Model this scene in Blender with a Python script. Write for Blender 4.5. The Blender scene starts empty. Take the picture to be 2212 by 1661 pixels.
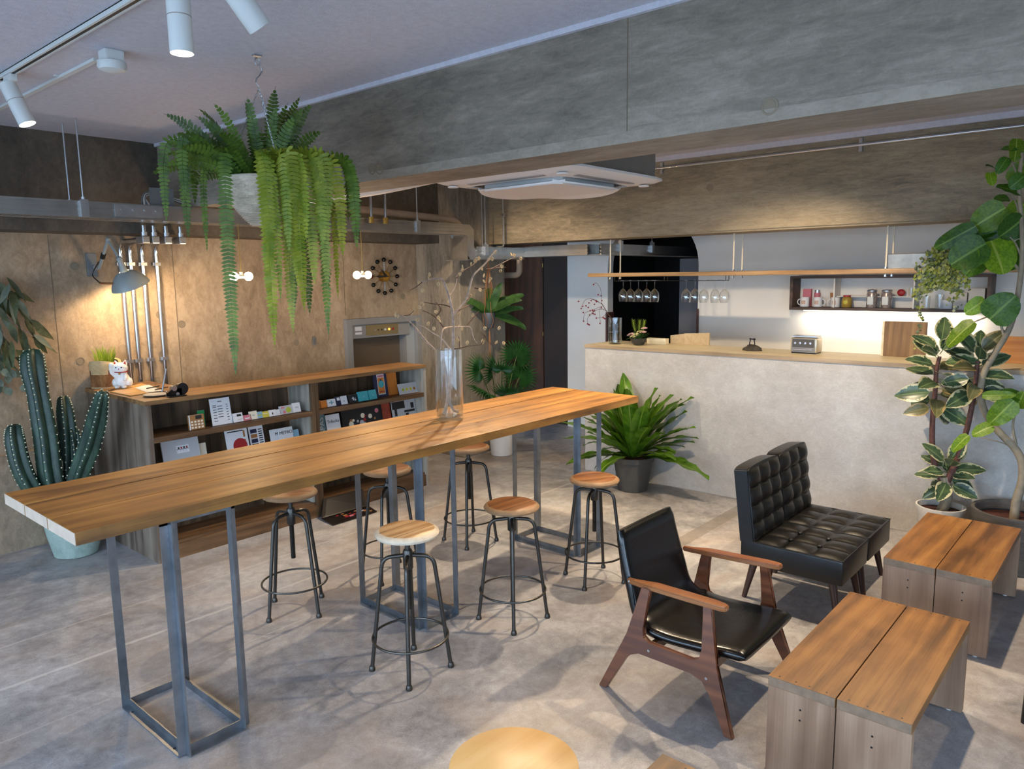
import bpy, bmesh, math, random
from mathutils import Vector as V, Matrix as MX, Euler

# ------------------------------------------------------------------ camera
SC = bpy.context.scene
C = SC.collection
PI = math.pi
FPX = 1613.0
CAMZ = 1.85
YAW, PIT, ROL = math.radians(41.058), math.radians(-8.256), math.radians(-0.794)
FW = V((math.cos(YAW)*math.cos(PIT), math.sin(YAW)*math.cos(PIT), math.sin(PIT)))
_r = V((math.sin(YAW), -math.cos(YAW), 0)); _u = _r.cross(FW)
RT = _r*math.cos(ROL) + _u*math.sin(ROL)
UP = _u*math.cos(ROL) - _r*math.sin(ROL)
cam = bpy.data.cameras.new('camera'); cam_o = bpy.data.objects.new('camera', cam); C.objects.link(cam_o)
cam.sensor_width = 36; cam.sensor_fit = 'HORIZONTAL'; cam.lens = FPX/2212*36
cam.clip_start = .05; cam.clip_end = 200
m3 = MX((RT, UP, -FW)).transposed(); cam_o.matrix_world = MX.Translation((0, 0, CAMZ)) @ m3.to_4x4()
SC.camera = cam_o
SC.view_settings.view_transform = 'Standard'; SC.view_settings.look = 'None'
SC.view_settings.gamma = 1; SC.view_settings.use_curve_mapping = False
SC.view_settings.exposure = 0.0

# ------------------------------------------------------------------ daylight
W = bpy.data.worlds.new('sky'); SC.world = W; W.use_nodes = True
wb = W.node_tree.nodes['Background']; wb.inputs[0].default_value = (.54, .745, 1, 1); wb.inputs[1].default_value = 9.5
def arealight(name, loc, rot, sx, sy, e, col, portal=False):
    l = bpy.data.lights.new(name, 'AREA'); l.shape = 'RECTANGLE'; l.size = sx; l.size_y = sy; l.energy = e; l.color = col
    if portal: l.cycles.is_portal = True
    o = bpy.data.objects.new(name, l); C.objects.link(o); o.location = loc; o.rotation_euler = rot
    return o
# portals in the shop-front openings (daylight itself comes from the sky)
arealight('window_portal', (-2.3, 1.6, 1.25), (0, -PI/2, 0), 2.1, 7.4, 10, (1, 1, 1), True)
arealight('window_portal', (-.3, -2.9, 1.25), (PI/2, 0, 0), 3.6, 2.1, 10, (1, 1, 1), True)

# ------------------------------------------------------------------ helpers
def at(px, py, x=None, y=None, z=None):
    """point of the room seen at a photo pixel, on a plane x=, y= or z="""
    d = FW + RT*((px-1106)/FPX) - UP*((py-830.5)/FPX)
    if x is not None: t = x/d.x
    elif y is not None: t = y/d.y
    else: t = (z-CAMZ)/d.z
    return V((0, 0, CAMZ)) + d*t
def thing(name, label, cat, loc=(0, 0, 0), rz=0, group=None):
    o = bpy.data.objects.new(name, None); C.objects.link(o); o.empty_display_size = .05
    o.location = loc; o.rotation_euler = (0, 0, rz); tag(o, label, cat, group); return o
def tag(o, label, cat, group=None):
    o['label'] = label; o['category'] = cat
    if group: o['group'] = group
    return o
def mesh(name, bm, m=None, smooth=False, ang=40):
    me = bpy.data.meshes.new(name)
    bmesh.ops.recalc_face_normals(bm, faces=bm.faces)
    bm.to_mesh(me); bm.free()
    if m is not None:
        for k in (m if isinstance(m, (list, tuple)) else [m]): me.materials.append(k)
    if smooth:
        for p in me.polygons: p.use_smooth = True
        me.set_sharp_from_angle(angle=math.radians(ang))
    return me
def ob(name, bm, m=None, parent=None, loc=None, rot=None, smooth=False, label=None, ang=40):
    me = bm if isinstance(bm, bpy.types.Mesh) else mesh(name, bm, m, smooth, ang)
    o = bpy.data.objects.new(name, me); C.objects.link(o)
    if parent: o.parent = parent
    if loc is not None: o.location = loc
    if rot is not None: o.rotation_euler = rot
    if label: o['label'] = label
    return o
def struct(name, bm, m, smooth=False):
    o = ob(name, bm, m, smooth=smooth); o['kind'] = 'structure'; return o
def nb(): return bmesh.new()
def copytree(o, loc=None, rz=None, label=None, group=None, parent=None):
    c = o.copy(); C.objects.link(c); c.parent = parent
    if loc is not None: c.location = loc
    if rz is not None: c.rotation_euler = (0, 0, rz)
    if label: c['label'] = label
    if group: c['group'] = group
    for k in o.children: copytree(k, parent=c)
    return c
def box(bm, lo, hi, bev=0, mtx=None, mi=0):
    """axis box between two corners"""
    lo, hi = V(lo), V(hi); c = (lo+hi)/2; s = hi-lo
    r = bmesh.ops.create_cube(bm, size=1, matrix=MX.Translation(c) @ MX.Diagonal((abs(s.x), abs(s.y), abs(s.z), 1)))
    vs = r['verts']
    if bev:
        es = list({e for v in vs for e in v.link_edges})
        r = bmesh.ops.bevel(bm, geom=es, offset=bev, segments=2, profile=.6, affect='EDGES')
        vs = list({v for f in r['faces'] for v in f.verts} | {v for v in vs if v.is_valid})
    if mtx is not None: bmesh.ops.transform(bm, matrix=mtx, verts=vs)
    if mi:
        for f in {f for v in vs for f in v.link_faces}: f.material_index = mi
    return vs
def B(lo, hi, bev=0, mtx=None):
    bm = nb(); box(bm, lo, hi, bev, mtx); return bm
def frame(d):
    d = V(d).normalized(); a = V((0, 0, 1)) if abs(d.z) < .95 else V((1, 0, 0))
    x = a.cross(d).normalized(); return x, d.cross(x), d
def tube(bm, pts, r, n=8, closed=False, cap=True):
    pts = [V(p) for p in pts]; m = len(pts)
    rs = r if isinstance(r, (list, tuple)) else [r]*m
    rings = []; x = None
    for i, p in enumerate(pts):
        if closed: d = pts[(i+1) % m]-pts[i-1]
        else: d = pts[min(i+1, m-1)]-pts[max(i-1, 0)]
        d.normalize()
        if x is None: x, y, _ = frame(d)
        else:
            x = (x-d*x.dot(d))
            x = x.normalized() if x.length > 1e-6 else frame(d)[0]
            y = d.cross(x)
        rings.append([bm.verts.new(p+(x*math.cos(2*PI*k/n)+y*math.sin(2*PI*k/n))*rs[i]) for k in range(n)])
    for i in range(m if closed else m-1):
        a, b = rings[i], rings[(i+1) % m]
        for k in range(n): bm.faces.new((a[k], a[(k+1) % n], b[(k+1) % n], b[k]))
    if cap and not closed:
        bm.faces.new(rings[0][::-1]); bm.faces.new(rings[-1])
    return rings
def cyl(bm, p0, p1, r0, r1=None, n=16): tube(bm, [p0, p1], [r0, r0 if r1 is None else r1], n)
def fil(pts, r, n=5):
    """polyline with rounded corners"""
    pts = [V(p) for p in pts]; out = [pts[0]]
    for i in range(1, len(pts)-1):
        a, b, c = pts[i-1], pts[i], pts[i+1]; d0 = (a-b); d1 = (c-b)
        q = min(r, d0.length*.49, d1.length*.49); s, e = b+d0.normalized()*q, b+d1.normalized()*q
        for k in range(n+1):
            t = k/n; out.append(s*(1-t)**2+b*2*t*(1-t)+e*t*t)
    out.append(pts[-1]); return out
def lathe(bm, prof, n=24, c=(0, 0, 0), cap0=True, cap1=True, sx=1, sy=1):
    c = V(c); rings = []
    for r, z in prof: rings.append([bm.verts.new(c+V((r*math.cos(2*PI*k/n)*sx, r*math.sin(2*PI*k/n)*sy, z))) for k in range(n)])
    for a, b in zip(rings, rings[1:]):
        for k in range(n): bm.faces.new((a[k], a[(k+1) % n], b[(k+1) % n], b[k]))
    if cap0: bm.faces.new(rings[0][::-1])
    if cap1: bm.faces.new(rings[-1])
def poly(bm, pts, ext, mi=0):
    """polygon given as 3D points, extruded by vector ext"""
    ext = V(ext); a = [bm.verts.new(V(p)) for p in pts]; b = [bm.verts.new(V(p)+ext) for p in pts]; n = len(a)
    fs = [bm.faces.new(a), bm.faces.new(b[::-1])]
    for k in range(n): fs.append(bm.faces.new((a[k], b[k], b[(k+1) % n], a[(k+1) % n])))
    for f in fs: f.material_index = mi
def ball(bm, c, r, seg=12, s=(1, 1, 1)):
    bmesh.ops.create_uvsphere(bm, u_segments=seg, v_segments=max(6, seg//2+2), radius=r, matrix=MX.Translation(c) @ MX.Diagonal((*s, 1)))
def text(s, size, m, parent, loc, rot, name='lettering', depth=.0008):
    cu = bpy.data.curves.new('t', 'FONT'); cu.body = s; cu.size = size; cu.extrude = depth; cu.align_x = 'CENTER'; cu.align_y = 'CENTER'
    t = bpy.data.objects.new('t', cu); C.objects.link(t)
    me = bpy.data.meshes.new_from_object(t.evaluated_get(bpy.context.evaluated_depsgraph_get()))
    bpy.data.objects.remove(t); me.materials.clear(); me.materials.append(m)
    return ob(name, me, None, parent, loc, rot)

# ------------------------------------------------------------------ materials
def srgb(h):
    if not isinstance(h, str): return (*h, 1)
    v = [int(h[i:i+2], 16)/255 for i in (0, 2, 4)]
    return tuple((x/12.92 if x <= .04045 else ((x+.055)/1.055)**2.4) for x in v)+(1,)
class N:
    """tiny node-tree builder"""
    def __init__(s, name):
        s.m = bpy.data.materials.new(name); s.m.use_nodes = True; s.t = s.m.node_tree; s.b = s.t.nodes['Principled BSDF']; s.out = s.t.nodes['Material Output']
    def n(s, ty, **kw):
        x = s.t.nodes.new(ty)
        for k, v in kw.items():
            if k == 'inp':
                for i, w in v.items():
                    if isinstance(w, bpy.types.NodeSocket): s.t.links.new(w, x.inputs[i])
                    else: x.inputs[i].default_value = w
            else: setattr(x, k, v)
        return x
    def l(s, a, b): s.t.links.new(a, b)
    def noise(s, vec, scale, detail=5, dist=0, rough=.55):
        return s.n('ShaderNodeTexNoise', inp={'Vector': vec, 'Scale': scale, 'Detail': detail, 'Distortion': dist, 'Roughness': rough}).outputs[0]
    def ramp(s, f, stops):
        r = s.n('ShaderNodeValToRGB'); r.color_ramp.elements.remove(r.color_ramp.elements[1])
        r.color_ramp.elements[0].position = stops[0][0]; r.color_ramp.elements[0].color = srgb(stops[0][1])
        for p, c in stops[1:]: r.color_ramp.elements.new(p).color = srgb(c)
        s.l(f, r.inputs[0]); return r.outputs[0]
    def mix(s, f, a, b, bl='MIX'):
        x = s.n('ShaderNodeMix', data_type='RGBA', blend_type=bl)
        for i, w in ((0, f), (6, a), (7, b)):
            if isinstance(w, bpy.types.NodeSocket): s.l(w, x.inputs[i])
            else: x.inputs[i].default_value = w if i == 0 else srgb(w)
        return x.outputs[2]
    def math(s, op, a, b=0, c=0):
        x = s.n('ShaderNodeMath', operation=op)
        for i, w in enumerate((a, b, c)):
            if isinstance(w, bpy.types.NodeSocket): s.l(w, x.inputs[i])
            else: x.inputs[i].default_value = w
        return x.outputs[0]
    def mapped(s, scale=(1, 1, 1), rand=False, rot=(0, 0, 0)):
        v = s.n('ShaderNodeTexCoord').outputs['Object']
        if rand:
            r = s.n('ShaderNodeObjectInfo').outputs['Random']; k = s.math('MULTIPLY', r, 37.0)
            v = s.n('ShaderNodeVectorMath', operation='ADD', inp={0: v, 1: k}).outputs[0]
        return s.n('ShaderNodeMapping', inp={'Vector': v, 'Scale': scale, 'Rotation': rot}).outputs[0]
    def bump(s, h, st=.2, d=.01):
        b = s.n('ShaderNodeBump', inp={'Strength': st, 'Distance': d, 'Height': h}); s.l(b.outputs[0], s.b.inputs['Normal'])
    def base(s, c): s.l(c, s.b.inputs['Base Color'])
    def set(s, **kw):
        for k, v in kw.items(): s.b.inputs[k.replace('_', ' ')].default_value = v
        return s
def plain(name, col, rough=.5, metal=0, var=.0, scale=12, em=0, coat=0, bump=0, sheen=0):
    k = N(name); k.set(Roughness=rough, Metallic=metal)
    c = srgb(col)
    if var:
        f = k.noise(k.mapped(rand=True), scale, 4)
        a = tuple(min(1, x*(1+var)) for x in c[:3]); b = tuple(x*(1-var) for x in c[:3])
        k.base(k.ramp(f, [(.3, b), (.7, a)]))
        if bump: k.bump(f, bump, .004)
    else: k.b.inputs['Base Color'].default_value = c
    if em: k.b.inputs['Emission Color'].default_value = c; k.b.inputs['Emission Strength'].default_value = em
    if coat: k.b.inputs['Coat Weight'].default_value = coat; k.b.inputs['Coat Roughness'].default_value = .15
    return k.m
def concrete(name, a, b, c, s=1.2, st=(1, 1, 1), rough=.75, bump=.25, spots=None, fine=.5):
    k = N(name); v = k.mapped(st)
    n1 = k.noise(v, s, 9, .4, .62); n2 = k.noise(v, s*5, 8, .5, .7); n4 = k.noise(v, s*22, 6, .8, .7); n3 = k.noise(k.mapped(), 110, 4)
    f = k.math('MULTIPLY_ADD', n4, .26, k.math('MULTIPLY_ADD', n2, .30, k.math('MULTIPLY', n1, .44)))
    f = k.math('MULTIPLY_ADD', k.math('SUBTRACT', n3, .5), .16*fine, f)
    col = k.ramp(f, [(.40, a), (.5, b), (.60, c)])
    if spots:
        g = k.noise(k.mapped(), spots[1], 3, .3); col = k.mix(k.math('MULTIPLY', k.math('GREATER_THAN', g, spots[2]), spots[3]), col, spots[0])
    k.base(col); k.set(Roughness=rough)
    k.bump(k.math('MULTIPLY_ADD', n3, .3, k.math('MULTIPLY_ADD', n4, .5, n2)), bump, .006)
    return k.m
def wood(name, a, b, c, axis=0, rough=.42, s=1, grain=.5, bump=.12, coat=0, bands=.5):
    k = N(name); sc = [7*s, 7*s, 7*s]; sc[axis] = .55*s
    v = k.mapped(tuple(sc), True)
    n1 = k.noise(v, 1.3, 5, .8)
    w = k.n('ShaderNodeTexWave', wave_type='BANDS', bands_direction='DIAGONAL', inp={'Vector': v, 'Scale': 1.1, 'Distortion': 5, 'Detail': 2, 'Detail Scale': .6}).outputs[1]
    sf = [170*s, 170*s, 170*s]; sf[axis] = 4*s
    n2 = k.noise(k.mapped(tuple(sf), True), 1, 3)
    f = k.math('ADD', k.math('MULTIPLY', n1, 1-bands*.4), k.math('MULTIPLY', w, bands*.28))
    f = k.math('MULTIPLY_ADD', k.math('SUBTRACT', n2, .5), .35*grain, f)
    mo = k.noise(k.mapped((2.2, 2.2, 2.2), True), 1.6, 6, .3)
    f = k.math('MULTIPLY_ADD', k.math('SUBTRACT', mo, .5), 0.4, f)
    k.base(k.ramp(f, [(.32, a), (.5, b), (.70, c)])); k.set(Roughness=rough, Coat_Weight=coat)
    k.bump(n2, bump, .002)
    return k.m
def glass(name, tint=(1, 1, 1), k0=1.0):
    k = N(name); k.t.nodes.remove(k.b)
    tr = k.n('ShaderNodeBsdfTransparent', inp={0: (*tint, 1)}); gl = k.n('ShaderNodeBsdfGlossy', inp={0: (1, 1, 1, 1), 'Roughness': .02})
    bf = k.n('ShaderNodeNewGeometry').outputs['Backfacing']; lw = k.n('ShaderNodeFresnel', inp={'IOR': k.math('MULTIPLY_ADD', bf, 1/1.5-1.5, 1.5)})
    mx = k.n('ShaderNodeMixShader'); k.l(k.math('MULTIPLY', lw.outputs[0], k0), mx.inputs[0]); k.l(tr.outputs[0], mx.inputs[1]); k.l(gl.outputs[0], mx.inputs[2])
    k.l(mx.outputs[0], k.out.inputs[0]); return k.m
def leafmat(name, a, b, edge=None, rough=.38, trans=.25, vein=None):
    """leaf: x along the midrib, y across (object coords)"""
    k = N(name)
    f = k.noise(k.mapped((14, 14, 14), True), 1, 3)
    col = k.ramp(f, [(.3, a), (.7, b)])
    o = k.n('ShaderNodeObjectInfo').outputs['Random']
    hs = k.n('ShaderNodeHueSaturation', inp={'Color': col, 'Value': k.math('MULTIPLY_ADD', o, .5, .75)}); col = hs.outputs[0]
    if edge or vein:
        uv = k.n('ShaderNodeAttribute', attribute_name='lw').outputs['Fac']
        if edge:
            g = k.math('MULTIPLY_ADD', k.noise(k.mapped((1, 1, 1), True), 42, 3), .9, uv)
            col = k.mix(k.math('GREATER_THAN', g, 1.22), col, edge)
        if vein: col = k.mix(k.math('LESS_THAN', uv, .07), col, vein)
    k.base(col); k.set(Roughness=rough)
    tl = k.n('ShaderNodeBsdfTranslucent'); k.l(col, tl.inputs[0])
    mx = k.n('ShaderNodeMixShader', inp={0: trans}); k.l(k.b.outputs[0], mx.inputs[1]); k.l(tl.outputs[0], mx.inputs[2]); k.l(mx.outputs[0], k.out.inputs[0])
    return k.m

M = {}
M['wall'] = concrete('board_marked_concrete', '73624f', '96826a', 'b5a187', .8, (1, 1, .55), .8, .25, ('6a5c4a', 2.3, .68, .35))
M['beamc'] = concrete('grey_beam_concrete', '655d51', '82786a', '9d9283', 1.0, (1, .35, 1.6), .75, .25)
M['beamb'] = concrete('tan_beam_concrete', '665c4b', '8a7c65', 'a3947a', 1.3, (1, .35, 1.8), .75, .22)
M['beam_shaded'] = concrete('shaded_beam_concrete', '3a352e', '50483e', '655c4f', 1.0, (1, 1, .6), .85, .25)  # shadow above the cable tray put into the back beam's colour
M['colc'] = concrete('column_concrete', '5f574c', '857b6c', 'a19683', 1.6, (1, 1, .25), .8, .2)
M['counterc'] = concrete('troweled_mortar', 'aea9a2', 'bab5af', 'c8c4be', 2.6, (1, 1, 1.2), .7, .5)
M['ceil'] = concrete('painted_ceiling', 'c0bfc8', 'c9c8d1', 'd1d0d9', 30, (1, 1, 1), .85, .5, None, .8)
M['white'] = plain('white_plaster', 'dedad4', .8, 0, .03, 3)
M['black_room'] = plain('dark_room_paint', '0e0c0c', .7, 0, .2, 3)
M['grey_panel'] = plain('slate_panel', '5e6068', .7, 0, .05, 4)
def floor_mat():
    k = N('polished_concrete_floor'); v = k.mapped((1, 1, 1))
    n1 = k.noise(v, .6, 8, .5, .6); n2 = k.noise(v, 3.2, 9, .7, .68); n4 = k.noise(v, 16, 7, .6, .7); n3 = k.noise(v, 140, 3)
    f = k.math('MULTIPLY_ADD', n4, .25, k.math('MULTIPLY_ADD', n2, .38, k.math('MULTIPLY', n1, .37))); f = k.math('MULTIPLY_ADD', k.math('SUBTRACT', n3, .5), .14, f)
    col = k.ramp(f, [(.39, '6f6e71'), (.5, '979597'), (.61, 'bab9ba')])
    st = k.noise(k.mapped((.5, 9, 1)), 1, 5)
    col = k.mix(k.math('MULTIPLY', k.math('MAXIMUM', k.math('SUBTRACT', k.noise(v, 1.3, 6, .8), .46), 0), 2.2), col, '9a8674')
    col = k.mix(k.math('MULTIPLY', k.math('MAXIMUM', k.math('SUBTRACT', st, .5), 0), .5), col, 'c6c4c4')
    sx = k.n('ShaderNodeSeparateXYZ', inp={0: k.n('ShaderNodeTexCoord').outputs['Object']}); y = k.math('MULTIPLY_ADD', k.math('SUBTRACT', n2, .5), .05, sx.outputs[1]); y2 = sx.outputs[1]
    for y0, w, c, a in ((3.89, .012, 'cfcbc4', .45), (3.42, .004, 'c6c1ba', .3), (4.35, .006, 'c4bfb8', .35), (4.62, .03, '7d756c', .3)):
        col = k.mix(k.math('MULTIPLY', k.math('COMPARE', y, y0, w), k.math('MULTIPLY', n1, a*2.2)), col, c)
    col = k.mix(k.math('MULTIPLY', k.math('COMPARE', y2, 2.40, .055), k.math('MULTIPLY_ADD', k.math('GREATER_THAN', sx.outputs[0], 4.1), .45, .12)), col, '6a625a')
    k.base(col); k.l(k.math('MULTIPLY_ADD', n2, .3, .32), k.b.inputs['Roughness'])
    k.bump(k.math('MULTIPLY_ADD', n3, .4, k.math('ADD', n4, n2)), .12, .004); return k.m
M['floor'] = floor_mat()
M['table'] = wood('oiled_table_plank', '64421f', '8e622c', 'ad7e40', 0, .48, 1, .6, .12, 0, .25)
M['end'] = plain('pale_end_grain', 'b7a391', .6, 0, .1, 18)
M['bench'] = wood('stained_bench_board', '56371a', '7d5328', '9c6f3a', 0, .5, 1, .6, .12, 0, .3)
M['benchleg'] = wood('bench_end_board', '775b46', '8f715a', 'a78a70', 2, .55, .8, .5, .1, 0, .4)
M['benchend'] = plain('bench_end_grain', '7d6753', .6, 0, .18, 26)
M['shelfwood'] = wood('dark_stained_cedar', '3a2919', '55402b', '785f44', 2, .55, .7, .7, .15)
M['shelfgrey'] = wood('weathered_cedar_end', '4f4136', '6f6052', '8c7d6e', 2, .6, .6, .5, .12)
M['shelflight'] = wood('bare_whitewood_side', '8d8577', 'a49c8e', 'b5ad9f', 2, .6, 1, .7, .2)
M['shelfx'] = wood('dark_stained_ledge', '4c3520', '664a30', '7d5f42', 0, .5, 1, .7, .2)
M['shelftop'] = wood('stained_counter_board', '66472a', '83603a', '9c7a50', 0, .5, 1, .7, .2)
M['plank'] = wood('hanging_plank', '80603a', '9c794e', 'b39268', 1, .45, 1, .9, .15)
M['pale'] = wood('pale_counter_wood', 'd6c49c', 'e2d3b0', 'ebdec2', 1, .5, 1, .5)
M['ply'] = wood('plywood_round', 'c89a5c', 'd8ae70', 'e2bd84', 0, .4, .8, .4)
M['walnut'] = wood('dark_walnut_frame', '3a2a20', '503c30', '665044', 1, .55, 1, .8, .2)
M['oak'] = wood('oak_board', '5e4420', '785830', '937244', 2, .5, 1.5, .8, .2)
M['orange_wood'] = wood('orange_board', 'a8692c', 'bb7c3a', 'c88c4a', 1, .45, 1.2, .6)
M['teak'] = wood('teak_frame', '512c1b', '663921', '7a482d', 1, .32, 1.5, .4, .06, .4)
M['arm'] = wood('teak_arm', '6e4022', '86522c', '986640', 1, .3, 1.5, .4, .06, .4)
M['darkleg'] = plain('dark_brown_leg', '3a2018', .35, 0, .15, 8, coat=.3)
M['stoolseat'] = wood('acacia_stool_seat', '9a744a', 'bd986c', 'dcc09a', 0, .45, 1.2, .7, .15)
M['stoolseat2'] = wood('red_brown_stool_seat', '6a4022', '84552e', 'a07046', 0, .42, 1.2, .7, .15)
M['stooledge'] = plain('bare_seat_edge', 'c3b5a0', .6, 0, .12, 30)
M['stooledge2'] = plain('brown_seat_edge', '8a6a4a', .6, 0, .15, 30)
M['iron'] = plain('raw_angle_iron', '8b9096', .36, .9, .25, 9)
M['stoolsteel'] = plain('gunmetal_tube', '4a4743', .38, .85, .15, 20)
M['leather'] = plain('black_leather', '060606', .24, 0, .15, 60, bump=.15)
M['leather2'] = plain('black_quilted_leather', '0a0908', .36, 0, .15, 80, bump=.15)
M['galv'] = plain('galvanised_steel', 'b7b9bc', .32, .9, .12, 14)
M['tray'] = plain('galvanised_tray', 'a8a6a2', .3, .9, .1, 10)
M['chrome'] = plain('polished_conduit', 'c9c9cc', .2, .95)
M['brass'] = plain('brass', 'a5823e', .35, .85)
M['black'] = plain('black_plastic', '101012', .4)
M['blackm'] = plain('black_lacquer_ball', '0b0908', .25)
M['greym'] = plain('grey_enamel', '8d9391', .45, .1, .06, 12)
M['greyd'] = plain('grey_box', '6c7072', .5, .2, .06, 12)
M['acw'] = plain('ac_white', 'd9d5d0', .5)
M['acg'] = plain('ac_louvre_grey', '9a9088', .6)
M['acbody'] = plain('ac_casing', '8d8a84', .5, .5, .05)
M['fixw'] = plain('fixture_white', 'cfd2cf', .5)
M['lampglow'] = plain('lamp_lens', 'fff3df', .5, em=14)
M['bulb'] = plain('bulb_glow', 'ffe6bd', .5, em=18)
M['shade_in'] = plain('lit_shade_inside', 'ece6d8', .6)
M['led'] = plain('led_strip', 'fff1dc', .5, em=6)
M['glass'] = glass('clear_glass', (.95, .96, .96), 1.5)
M['water'] = glass('water', (.93, .96, .95), 1.3)
M['paper'] = plain('white_paper', 'd8d8da', .7)
M['paperg'] = plain('grey_card', 'b2b2b4', .7)
M['soil'] = plain('dark_soil', '3a261c', .9, 0, .4, 40, bump=.6)
M['bark'] = plain('red_bark_chips', '4a2216', .9, 0, .5, 45, bump=.7)
M['potgrey'] = plain('charcoal_pot', '4a4846', .6, 0, .06, 20)
M['potgreen'] = concrete('celadon_pot', '84948a', '94a499', 'a4b3a8', 8, (1, 1, 1), .7, .6)
M['potwhite'] = plain('white_pot', 'cfccc6', .55, 0, .05, 12)
M['potdark'] = concrete('ribbed_dark_pot', '3f3b38', '524d49', '666059', 3, (1, 1, 8), .6, .5)
M['pipe'] = plain('insulated_pipe', 'a5907a', .7, 0, .08, 6)
M['pipew'] = plain('white_taped_pipe', 'd6d0c8', .5, 0, .05, 6)
M['door'] = wood('brown_plywood_door', '40260f', '552f14', '673c1b', 2, .7, .8, .5)
M['doord'] = plain('dark_brown_panel', '2e1c0e', .7, 0, .2, 3)
M['red'] = plain('red', '9c2024', .5); M['navy'] = plain('navy', '1a2140', .5); M['teal'] = plain('teal', '3f9ea3', .6)
M['orange'] = plain('orange', 'c9772a', .6); M['yellow'] = plain('yellow', 'c3b541', .6); M['lblue'] = plain('light_blue', '7fa6b8', .6)
M['brownc'] = plain('kraft', '9a6a3c', .7); M['pink'] = plain('pink', 'c4707c', .6); M['greenp'] = plain('green_plastic', '1f8a4a', .35)
M['ink'] = plain('ink', '1d1c1e', .6); M['slate'] = plain('slate_teal_cover', '6f8b8c', .6); M['lime'] = plain('lime', 'a8ad3c', .6)
M['cream'] = plain('cream', 'ddd3bd', .6)

# ================================================================== STRUCTURE
struct('floor', B((-2.5, -3.1, -.12), (9.6, 8, 0)), M['floor'])
struct('ceiling', B((-2.5, -3.1, 2.83), (9.6, 8, 2.95)), M['ceil'])
YW = 5.95
bm = nb()   # back wall, with the dumbwaiter hatch left open
box(bm, (-2.5, YW, 0), (4.43, YW+.2, 2.83)); box(bm, (5.28, YW, 0), (6.0, YW+.2, 2.83))
box(bm, (4.43, YW, 1.42), (5.28, YW+.2, 2.83)); box(bm, (4.43, YW, 0), (5.28, YW+.2, .78))
wb_ = struct('wall_back', bm, M['wall'])
for i, (x, z0, z1) in enumerate(((1.895, .66, 2.18), (2.765, .3, 2.18), (4.40, 1.5, 2.18), (3.57, .3, 2.18))):
    if i != 3: ob('formwork_joint', B((x-.0025, YW-.002, z0), (x+.0025, YW+.01, z1)), plain('joint_line', '6f6250', .9) if i == 0 else bpy.data.materials['joint_line'], wb_)
bm = nb(); lathe(bm, [(.030, 0), (.030, .003), (.023, .004), (.021, .001), (0.001, .001)], 16)
hole = mesh('tie_hole', bm, plain('tie_hole_fill', '857865', .9), True)
for px, py in ((174, 780), (160, 575), (508, 755), (350, 765), (345, 680), (640, 740), (392, 700), (640, 560), (870, 640)):
    p = at(px, py, y=YW); ob('tie_hole', hole, None, wb_, (p.x, YW, p.z), (PI/2, 0, 0))
bm = nb(); poly(bm, [(-2.5, 5.9, 0), (1.97, 5.9, 0), (1.97, 5.9, .70), (-2.5, 5.9, .52)], (0, .05, 0)); struct('baseboard_back', bm, M['wall'])
struct('beam_back', B((-2.5, 5.6, 2.19), (6.0, YW, 2.83)), M['beam_shaded'])
bmn = struct('beam_front', B((2.55, -2.9, 2.352), (2.86, 5.6, 2.83)), M['beamc'])
ob('mortar_band', B((2.5475, -2.9, 2.352), (2.551, 5.6, 2.395)), concrete('light_mortar_band', '6c6558', '867c6e', '9c9182', 1.4, (1, .4, 1), .8, .2), bmn)
ob('pour_joint', B((2.5485, 1.614, 2.36), (2.56, 1.618, 2.82)), bpy.data.materials['joint_line'], bmn)
for yy, zz in ((3.16, 2.41), (3.10, 2.405), (1.055, 2.402), (.2, 2.41), (4.3, 2.41)):
    ob('tie_hole', hole, None, bmn, (2.55, yy, zz), (0, -PI/2, 0))
b2 = struct('beam_counter', B((5.78, -2.9, 2.175), (6.1, 5.32, 2.83)), M['beamb'])
ob('beam_shoulder', B((5.765, -2.9, 2.19), (5.79, 3.66, 2.83)), M['beamb'], b2)
for yy, zz in ((2.86, 2.54), (1.05, 2.24), (4.3, 2.35)): ob('tie_hole', hole, None, b2, (5.765 if yy < 3.6 else 5.78, yy, zz), (0, -PI/2, 0))
struct('trim_1', B((2.53, -2.9, 2.808), (2.55, 5.6, 2.83)), M['ceil'])
struct('trim_2', B((5.74, -2.9, 2.79), (5.765, 3.9, 2.83)), M['ceil'])
col = struct('column', B((5.334, 5.32, 0), (6.015, 6.2, 2.83), .012), M['colc'])
# white kitchen wall with an arched opening
bm = nb(); arc = [(4.30-.57*math.cos(PI*k/24), 1.93+.57*math.sin(PI*k/24)) for k in range(25)]
out = [(-2.9, 0), (3.73, 0)] + arc + [(4.87, 0), (5.45, 0), (5.45, 2.83), (-2.9, 2.83)]
poly(bm, [(7.3, y, z) for y, z in out], (.11, 0, 0)); struct('wall_kitchen', bm, M['white'])
# corridor and dark back room
struct('wall_corridor', B((6.0, 6.7, 0), (9.4, 6.8, 2.83)), M['doord'])
struct('wall_end', B((9.2, -2.9, 0), (9.3, 6.7, 2.83)), M['black_room'])
struct('wall_store', B((7.41, 3.0, 0), (9.2, 3.06, 2.83)), M['black_room'])
struct('trim_3', B((7.41, 5.36, 0), (9.2, 5.45, 2.83)), M['black_room'])
struct('wall_partition', B((7.8, 3.06, 0), (7.85, 4.22, 2.02)), M['grey_panel'])
d = struct('door_1', B((7.34, 5.862, 0), (7.38, 6.69, 2.83)), M['door'])
for z in (.3, 1.1, 1.95): ob('hinge', B((7.337, 5.858, z), (7.345, 5.868, z+.05)), M['brass'], d)
struct('door_2', B((7.35, 5.45, 0), (7.38, 5.855, 2.83)), M['doord'])
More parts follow.
